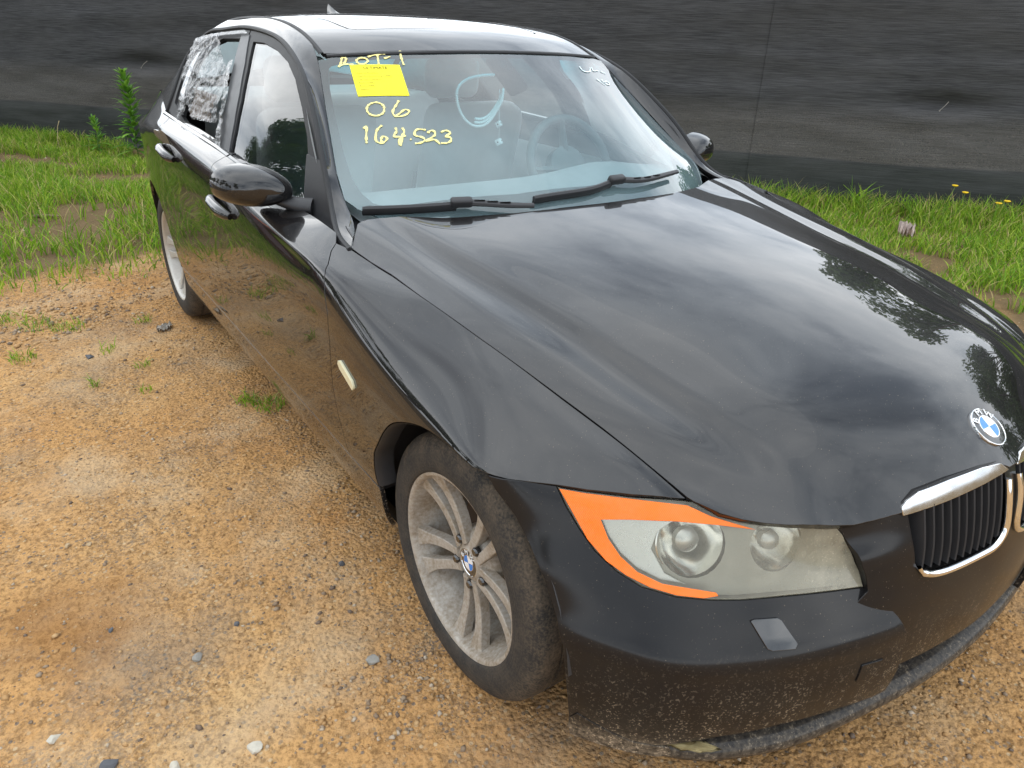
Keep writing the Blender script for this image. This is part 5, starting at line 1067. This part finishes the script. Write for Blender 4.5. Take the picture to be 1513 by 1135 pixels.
dl = scrap('dry_leaf', [(-.055, 0), (-.025, .011), (.02, .013), (.06, .0), (.02, -.011), (-.025, -.012)], (.668, .552, .2065), plain('tan_dry_leaf', (.52, .43, .22), .8, var=.15, scale=60), 'tan dry leaf resting on the lower lip of the front bumper', 'leaf', -.72, .003, 9)
# --- grass
def leaf_mat(name, stops, trans=.35):
    k = NT(name); r = k.n('NewGeometry').outputs['Random Per Island']; c = k.ramp(r, stops)
    b = k.bsdf(Base_Color=c, Roughness=.55, Specular_IOR_Level=.3); t = k.n('BsdfTranslucent'); k.put(t.inputs[0], k.mix(.5, c, (.25, .40, .03))); mx_ = k.n('MixShader'); mx_.inputs[0].default_value = trans
    k.t.links.new(b.outputs[0], mx_.inputs[1]); k.t.links.new(t.outputs[0], mx_.inputs[2]); return k.done(mx_)
def blades(name, x, y, h, w, lean, mat, segs=3):
    n = len(x); az = nrng.uniform(0, 6.28, n); la = nrng.uniform(0, 6.28, n); z = ground_h(x, y)-.004
    T = np.linspace(0, 1, segs+1); V = np.zeros((n, (segs)*2+1, 3))
    wd = np.stack([np.cos(az), np.sin(az)], -1)*w[:, None]; ld = np.stack([np.cos(la), np.sin(la)], -1)*(lean*h)[:, None]
    for i, t in enumerate(T):
        c = np.stack([x, y], -1)+ld*(t**1.9); zz = z+h*(t-.28*lean*t*t)
        if i < segs:
            k = (1-t*.55); V[:, 2*i, :2] = c-wd*k; V[:, 2*i+1, :2] = c+wd*k; V[:, 2*i, 2] = zz; V[:, 2*i+1, 2] = zz
        else: V[:, 2*segs, :2] = c; V[:, 2*segs, 2] = zz
    f = []
    for i in range(segs-1): f += [(2*i, 2*i+1, 2*i+3), (2*i, 2*i+3, 2*i+2)]
    f.append((2*segs-2, 2*segs-1, 2*segs)); f = np.array(f); F = (f[None]+(np.arange(n)*(2*segs+1))[:, None, None]).reshape(-1, 3)
    me = bpy.data.meshes.new(name); fast_mesh(me, V.reshape(-1, 3), F); me.polygons.foreach_set('use_smooth', np.ones(len(me.polygons), bool)); return link(name, me, mat)
def scatter_grass():
    n = 430000; s_ = nrng.uniform(-3.5, 12.0, n); t_ = nrng.uniform(.05, 6.2, n); P = FP+FD*s_[:, None]+FN*t_[:, None]; x, y = P[:, 0], P[:, 1]
    g = grass_side(x, y); den = np.clip(g*1.3+.25, 0, 1)*(fbm(x*2.2, y*2.2, 55) > .385)*(.25+1.1*fbm(x*.9, y*.9, 71))
    bare = np.exp(-(((x-1.20)/.34)**2+((y+4.75)/.38)**2)); den *= 1-.88*np.clip(bare*1.4, 0, 1)
    vis = ((x > .25) | (x < -1.8)) & (x < 2.6); keep = (nrng.random(n) < den*.62) & vis; x, y = x[keep], y[keep]
    nf = np.hypot(x-1.49, y-1.12); h = .06+.16*fbm(x*1.7, y*1.7, 91)**1.4*nrng.uniform(.5, 1.7, len(x)); d_f = (np.stack([x, y], -1)-FP) @ FN; h = h*np.where(d_f < .6, 1.25, 1.0)*np.clip(.45+grass_side(x, y)*.9, .45, 1)
    blades_o = blades('grass', x, y, h, .0035+.0016*nrng.random(len(x)), nrng.uniform(.15, 1.0, len(x)), leaf_mat('fresh_grass', [(0.0, (.075, .175, .012)), (.35, (.16, .33, .018)), (.62, (.30, .46, .030)), (.80, (.42, .52, .06)), (.89, (.55, .45, .19)), (1.0, (.42, .31, .14))])); blades_o['kind'] = 'stuff'; blades_o['label'] = 'bright green grass growing along the dark screen fence'
    # thin tufts on the gravel
    X, Y, H_ = [], [], []
    for cx, cy, k, r in ((1.48, -2.95, 70, .09), (1.36, -2.85, 60, .08), (1.58, -2.55, 50, .06), (1.25, -2.45, 24, .04), (1.62, -3.1, 80, .10), (1.15, -2.2, 18, .03), (1.18, -1.95, 16, .03), (.80, -1.55, 90, .06), (.86, -1.62, 60, .05), (1.05, -2.75, 26, .05), (1.35, -2.1, 16, .02)):
        a, q = nrng.uniform(0, 6.28, k), r*np.sqrt(nrng.random(k)); X.append(cx+q*np.cos(a)); Y.append(cy+q*np.sin(a)); H_.append(nrng.uniform(.02, .07, k))
    X, Y, H_ = map(np.concatenate, (X, Y, H_)); o = blades('sparse_tufts', X, Y, H_, np.full(len(X), .0024), nrng.uniform(.3, 1.1, len(X)), bpy.data.materials['fresh_grass']); o['kind'] = 'stuff'; o['label'] = 'thin green tufts poking through the gravel at the left'
scatter_grass()
# --- weeds
weed_m = leaf_mat('weed_leaf_green', [(0.0, (.07, .20, .03)), (.6, (.15, .36, .04)), (1.0, (.30, .52, .08))]); stem_m = plain('green_stem', (.13, .22, .05), .7)
def weed(x, y, h, n, lab, leaf=.085):
    g = empty('tall_weed', (x, y, float(ground_h(np.array([x]), np.array([y]))[0]))); tag(g, lab, 'weed'); m = MB(); r = random.Random(int(h*1000))
    sp_ = spline([(0, 0, -.01), (.01, .01, h*.35), (-.005, .015, h*.7), (.012, .0, h)], 16); m.tube([tuple(p) for p in sp_], list(np.linspace(.0065, .0025, 16)), 7); m.done('stem', stem_m, g)
    V, F = [], []
    for i in range(n):
        t = .10+.90*(i/n)**.8; p = sp_[min(15, int(t*15.99))]; a = i*2.399+r.uniform(-.3, .3); L_ = leaf*(1.1-.5*t)*r.uniform(.55, 1.3)*(1 if t < .9 else .75); el = .15+.85*t+r.uniform(-.3, .3); d = np.array([math.cos(a)*math.cos(el), math.sin(a)*math.cos(el), math.sin(el)]); sd_ = np.array([-math.sin(a), math.cos(a), 0])*L_*.10
        b = len(V); dr = np.array([0, 0, -L_*.28]); V += [p, p+d*L_*.4-sd_+dr*.15, p+d*L_*.4+sd_+dr*.15, p+d*L_*.75-sd_*.7+dr*.5, p+d*L_*.75+sd_*.7+dr*.5, p+d*L_+dr]
        F += [(b, b+2, b+1), (b+1, b+2, b+4), (b+1, b+4, b+3), (b+3, b+4, b+5)]
    mesh('foliage', V, F, weed_m, g, smooth=True); return g
weed(.24, -7.51, .80, 260, 'tall bushy green weed with narrow leaves beside the car\'s rear, against the fence', .22)
weed(.53, -8.01, .36, 80, 'shorter leafy green weed left of the tall weed by the fence', .16)
ds = MB(); ds.tube([(0, 0, 0), (.01, .005, .16), (-.02, .0, .29), (-.045, .0, .345)], [.003, .0026, .003, .0045], 6); o = ds.done('dry_stalk', plain('dry_straw', (.45, .36, .20), .9), None); o.location = (.87, -8.30, 0); tag(o, 'thin dry straw stalk with a bent tip left of the weeds', 'stalk')
pet_m = plain('yellow_petals', (.85, .55, .015), .6, var=.1)
for i, (x, y, h, lab) in enumerate(((-5.02, -1.95, .30, 'leftmost of the yellow flowers standing by the fence foot'), (-5.03, -1.86, .26, 'second yellow flower from the left by the fence foot'), (-5.06, -1.60, .22, 'third yellow flower from the left by the fence foot'), (-5.10, -1.56, .24, 'rightmost of the yellow flowers standing by the fence foot'))):
    g = empty('yellow_flower', (x, y, 0)); tag(g, lab, 'flower', 'yellow flowers by the fence'); m = MB(); m.tube([(0, 0, 0), (.01, 0, h*.5), (0, .01, h)], .0025, 6); m.done('stem', stem_m, g)
    m = MB(); m.lathe([(0, -.008), (.014, -.004), (.026, .006), (.020, .010), (0, .008)], 10, Matrix.Translation((0, .01, h))); m.done('bloom', pet_m, g)
for i, (s_, t_, h) in enumerate(((6.35, .28, .30), (6.55, .22, .36), (8.1, .2, .30))):
    p = FP+FD*s_+FN*t_; X = np.full(26, p[0])+nrng.normal(0, .05, 26); Y = np.full(26, p[1])+nrng.normal(0, .05, 26); o = blades('long_grass_clump', X, Y, nrng.uniform(.5, 1.1, 26)*h, np.full(26, .006), nrng.uniform(.3, 1.1, 26), bpy.data.materials['fresh_grass'], 5); tag(o, ('long-bladed grass clump just beyond the far edge of the hood', 'tallest long-bladed grass clump against the fence beyond the hood', 'long-bladed grass clump right of the yellow flowers')[i], 'grass clump', 'long grass clumps at the fence')
# --- screen fence
def screen_mat():
    k = NT('dark_woven_screen'); co = k.co(); x, y, z = k.xyz(co)
    weave = k.noise(k.map(co, (5, 5, 170)), 1.0, 5, .62); fine = k.noise(k.map(co, (160, 160, 420)), 1.0, 3, .6); cloud_ = k.noise(k.map(co, (1.2, 1.2, 2.4)), 1.0, 5, .6); thread = k.noise(k.map(co, (260, 260, 420)), 1.0, 2, .5)
    edge = k.math('ADD', z, k.math('MULTIPLY', k.math('SUBTRACT', k.noise(k.map(co, (.35, .35, .35)), 1.0, 2), .5), .10))
    band = k.ramp(edge, [(.0, 0.0), (.425, 0.0), (.44, 1.0), (.72, .9), (.90, 0.0)])
    c = k.mix(k.ramp(weave, [(.35, 0.0), (.68, 1.0)]), (.024, .0245, .0255), (.075, .075, .077))
    c = k.mix(k.math('MULTIPLY', band, k.ramp(thread, [(.44, 0.0), (.62, .62)])), c, (.24, .21, .175))
    c = k.mix(k.math('MULTIPLY', k.ramp(edge, [(.40, 1.0), (.44, 0.0)]), .55), c, (.026, .032, .026))
    c = k.mix(k.math('MULTIPLY', k.ramp(cloud_, [(.35, 0.0), (.75, 1.0)]), .35), c, (.085, .082, .078))
    b = k.bsdf(Base_Color=c, Roughness=.8, Specular_IOR_Level=.25); k.put(b.inputs['Normal'], k.bump(k.math('ADD', weave, k.math('MULTIPLY', fine, .5)), .5, .006)); return k.done(b)
scr = screen_mat(); fence = empty('screen_fence', (FP[0]+FD[0]*4, FP[1]+FD[1]*4, 0)); tag(fence, 'dark woven privacy screen fence running behind the car', 'fence')
fence.rotation_euler = (0, 0, math.atan2(FD[1], FD[0]))           # local x along the fence, local -y towards the yard
ties = ((-3.14, .90), (4.62, .90))
def fence_sheet(a, b, off, name='screen_panel'):
    xs = np.linspace(a, b, max(20, int((b-a)/.045))); zs_ = np.concatenate([np.linspace(-.03, .5, 16), np.linspace(.53, 1.9, 32)]); X, Z = np.meshgrid(xs, zs_)
    D = (fbm(X*.5+7, Z*1.6, 5)-.5)*.06+(fbm(X*1.2, Z*8, 15)-.5)*.012+.013*np.sin(Z*17+2.2*fbm(X*.6, Z*.6, 25)*4)*fbm(X*.9, Z*2, 29)**1.5-.012*np.exp(-((Z-1.25-.02*X*.2-.03*fbm(X*.7, Z*0, 77))/.012)**2)
    rd = lambda fx, fz, s: (1-np.abs(2*fbm(X*fx, Z*fz, s, 3)-1))**6
    D += .010*rd(.35, 4.5, 101)+.006*rd(1.5, 11, 113)-.004*rd(3.6, 4.0, 131)
    D += np.where(Z < .44, .018*np.clip((.44-Z)*12, 0, 1), 0)          # the overlapping lower strip stands proud
    D += .10*np.clip((.16-Z)/.2, 0, 1)**2*fbm(X*1.8, Z*0, 41)         # hem kicks out over the soil
    for tx, tz in ties:
        r2 = ((X-tx)/.34)**2+((Z-tz)/.085)**2; D -= .085*np.exp(-r2*1.2)*(1-.2*np.abs(Z-tz)); D += .02*np.exp(-(((X-tx)/.5)**2+((Z-tz+.10)/.05)**2))
    V = np.stack([X, -(D+off), Z], -1).reshape(-1, 3); id_ = np.arange(X.size).reshape(X.shape); F = np.stack([id_[:-1, :-1], id_[:-1, 1:], id_[1:, 1:], id_[1:, :-1]], -1).reshape(-1, 4)
    me = bpy.data.meshes.new(name); fast_mesh(me, V, F); me.polygons.foreach_set('use_smooth', np.ones(len(me.polygons), bool)); return link(name, me, scr, fence)
fence_sheet(-7.5, 3.22, .04); fence_sheet(3.17, 13.0, .048)
for i in range(9):
    m = MB(); x = -7.4+i*2.5; m.tube([(x, .10, -.1), (x, .10, 1.95)], .030, 12); m.done('fence_post', plain('galvanised_post', (.30, .31, .31), .5, .6) if i == 0 else bpy.data.materials['galvanised_post'], fence)
m = MB(); m.tube([(-7.5, .10, 1.86), (13, .10, 1.86)], .022, 10); m.done('top_rail', bpy.data.materials['galvanised_post'], fence)
wire_m = plain('pale_wire', (.22, .20, .17), .5, .4)
for tx, tz in ties:
    m = MB(); m.tube([(tx+.030, -.020, tz+.028), (tx+.005, -.05, tz), (tx-.025, -.060, tz-.035), (tx-.030, -.062, tz-.045)], [.003, .0022, .0022, .006], 6); m.done('wire_tie', wire_m, fence)
# --- crumpled clear sheet taped over the broken rear side window
def crumple(name, loop, mat, parent, amp, off, step=.0075, seed=3):
    o = panel(name, GS, loop, mat, parent, step, 0, .001, offset=off, edge=False); me = o.data; n = len(me.vertices)
    co = np.empty(n*3, np.float32); me.vertices.foreach_get('co', co); P = co.reshape(-1, 3).astype(float); u = GS.closest(P, 4); nn = GS.normal(u[:, 0], u[:, 1]); nn *= np.where(nn[:, 0] > 0, 1, -1)[:, None]
    a, b = P[:, 1]*1.0, P[:, 2]*1.0; rid = lambda f, s, ax, ay: np.abs(fbm(a*f*ax+3*fbm(a*9, b*9, s+5), b*f*ay, s, 3)-.5)*2
    d = (1-rid(5, seed, .8, 4.2))**3*1.5+(1-rid(9, seed+9, 3.0, .8))**3*.8+(1-rid(30, seed+4, 1, 1.6))**2*.16
    P = P+nn*((d-.9)*amp)[:, None]; me.vertices.foreach_set('co', P.astype(np.float32).ravel()); me.normals_split_custom_set_from_vertices([(0, 0, 0)]*n); me.update(); return o
def film_mat(name, white):
    k = NT(name); co = k.co(); f = k.noise(k.map(co, (1, .7, 2.6)), 26, 4, .6, 1.2); e = k.ramp(f, [(.485, 0.0), (.51, 1.0), (.525, 1.0), (.56, .0)])
    tr = k.n('BsdfTransparent'); tr.inputs[0].default_value = (.80, .80, .80, 1); gl = k.n('BsdfGlossy'); gl.inputs['Roughness'].default_value = .10; df = k.n('BsdfDiffuse'); df.inputs[0].default_value = (.72, .73, .74, 1)
    fr = k.n('Fresnel'); fr.inputs['IOR'].default_value = 1.55; m1 = k.n('MixShader'); k.put(m1.inputs[0], k.math('MULTIPLY_ADD', e, white, white*.06)); k.t.links.new(tr.outputs[0], m1.inputs[1]); k.t.links.new(df.outputs[0], m1.inputs[2])
    m2 = k.n('MixShader'); k.put(m2.inputs[0], k.math('MULTIPLY_ADD', fr.outputs[0], .75, .0, clamp=True)); k.t.links.new(m1.outputs[0], m2.inputs[1]); k.t.links.new(gl.outputs[0], m2.inputs[2]); return k.done(m2)
film = empty('plastic_sheet', (.81, -2.2, .98)); tag(film, 'crumpled clear plastic sheet taped over the broken rear side window', 'plastic sheet')
fm = film_mat('crinkled_clear_plastic', .30); fm2 = film_mat('whitened_packing_tape', .65)
for nm, lp, mt_, am, of, sd_ in (('sheet', [(0.619, -2.627, 1.281), (0.616, -2.467, 1.294), (0.614, -2.265, 1.306), (0.637, -2.183, 1.279), (0.679, -1.982, 1.224), (0.69, -1.91, 1.206), (0.727, -1.853, 1.144), (0.756, -1.823, 1.089), (0.776, -1.799, 1.048), (0.784, -1.822, 1.031), (0.79, -1.971, 1.021), (0.794, -2.127, 1.014), (0.777, -2.239, 1.05), (0.775, -2.289, 1.054), (0.794, -2.3, 1.012), (0.805, -2.334, 0.987), (0.8, -2.39, 0.998), (0.775, -2.405, 1.052), (0.758, -2.401, 1.085), (0.705, -2.549, 1.168), (0.657, -2.613, 1.234)], fm, .008, .012, 3), ('tape', [(0.677, -1.947, 1.226), (0.671, -1.896, 1.236), (0.701, -1.85, 1.188), (0.736, -1.795, 1.127), (0.778, -1.738, 1.04), (0.807, -1.699, 0.967), (0.812, -1.759, 0.959), (0.798, -1.765, 0.994), (0.775, -1.794, 1.049), (0.731, -1.85, 1.137)], fm2, .004, .012, 21), ('tape', [(0.614, -2.686, 1.283), (0.602, -2.459, 1.311), (0.602, -2.19, 1.324), (0.598, -1.969, 1.335), (0.606, -1.905, 1.326), (0.611, -2.163, 1.313), (0.613, -2.422, 1.3), (0.627, -2.6, 1.273)], fm2, .003, .010, 31)):
    o = crumple(nm, lp, mt_, None, am, of, .0075, sd_); o.parent = film; o.matrix_parent_inverse = Matrix.Translation(-film.location)
brown = plain('brown_torn_lining', (.16, .105, .065), .6, var=.5, scale=60)
cb = crumple('inner_lining', [(.80, -2.33, 1.02), (.74, -2.40, 1.12), (.735, -2.05, 1.12), (.79, -2.0, 1.03)], brown, None, .014, -.03, .011, 44); cb.parent = film; cb.matrix_parent_inverse = Matrix.Translation(-film.location)
# ---------------------------------------------------------------- what stands round the yard and shows in the paint and glass
def copy_tree(o, parent=None, swap=None):
    c = o.copy(); COL.objects.link(c); c.parent = parent
    if swap and o.type == 'MESH' and o.data.materials and o.data.materials[0] in swap:
        c.material_slots[0].link = 'OBJECT'; c.material_slots[0].material = swap[o.data.materials[0]]
    for ch in o.children:
        if not any(w_ in ch.name for w_ in ('writing', 'slip', 'bead', 'seat', 'bench')): copy_tree(ch, c, swap)
    return c
nb_ = copy_tree(car, None, {M['paint']: M['maroon'], M['bumper']: M['maroon']}); nb_.name = 'neighbour_sedan'; nb_.location = (3.30, -5.3, 0); tag(nb_, 'maroon sedan parked alongside, seen only as a reflection in the doors', 'car')
def tree_mesh(seed, H, R):
    r = np.random.default_rng(seed); n = 5200
    blobs = [(r.normal(0, .42, 3)*[R, R, 0]+[0, 0, H*(.42+.5*r.random())], R*r.uniform(.30, .52)) for _ in range(17)]
    which = r.integers(0, len(blobs), n); d = r.normal(0, 1, (n, 3)); d /= np.linalg.norm(d, axis=1)[:, None]; rad = r.random(n)**.40
    C_ = np.array([b[0] for b in blobs])[which]+d*(np.array([b[1] for b in blobs])[which]*rad)[:, None]*[1, 1, .8]
    a = r.normal(0, 1, (n, 3)); a /= np.linalg.norm(a, axis=1)[:, None]; b = np.cross(a, d+.01); b /= np.linalg.norm(b, axis=1)[:, None]; s = r.uniform(.09, .20, n)[:, None]
    V = np.stack([C_-a*s, C_+b*s*.5, C_+a*s, C_-b*s*.5], 1).reshape(-1, 3); F = np.arange(n*4).reshape(-1, 4); me = bpy.data.meshes.new('crown'); fast_mesh(me, V, F); return me, blobs
tree_leaf = leaf_mat('tree_leaves', [(0.0, (.020, .050, .010)), (.5, (.045, .095, .016)), (1.0, (.085, .15, .025))], .25); bark = plain('tree_bark', (.10, .075, .055), .95, var=.3)
protos = []
for k, (H, R) in enumerate(((9.0, 2.6), (7.6, 2.3), (10.5, 2.9))):
    me, blobs = tree_mesh(40+k, H, R); me.materials.append(tree_leaf); m = MB(); m.tube([(0, 0, -.2), (.05, 0, H*.25), (-.1, .05, H*.5), (0, 0, H*.8)], [.22, .18, .13, .05], 10)
    for c, q in blobs[::2]: m.tube([(0, 0, H*.33), tuple(c*.5+np.array([0, 0, H*.2])), tuple(c)], [.08, .06, .02], 6)
    o = m.done('trunk', bark); protos.append((me, o.data)); bpy.data.objects.remove(o)
def tree(x, y, k, sc, rz, lab, grp):
    g = empty('tree', (x, y, 0), rz); g.scale = (sc, sc, sc); tag(g, lab, 'tree', grp)
    for nm, me in (('crown', protos[k][0]), ('trunk', protos[k][1])): o = bpy.data.objects.new(nm, me); COL.objects.link(o); o.parent = g
for i, (s_, t_, k, sc) in enumerate(((9.8, 4.0, 1, .52), (12.4, 5.6, 0, .62), (14.8, 4.6, 2, .60), (17.5, 4.8, 1, .85), (20.5, 6.0, 0, .9), (24.0, 4.6, 2, .85))):
    p = FP+FD*s_-FN*t_; tree(p[0], p[1], k, sc, i*1.7, '%s tree behind the screen fence, seen mirrored in the hood' % ('first', 'second', 'third', 'fourth', 'fifth', 'sixth')[i], 'trees behind the fence')
for i in range(13):
    y = -34+i*3.6; x = 17+2.5*math.sin(i*2.1); tree(x, y, i % 3, .78+.25*math.sin(i*1.3)**2, i*.9, 'tree number %s across the yard, mirrored in the side glass' % ('one', 'two', 'three', 'four', 'five', 'six', 'seven', 'eight', 'nine', 'ten', 'eleven', 'twelve', 'thirteen')[i], 'trees across the yard')
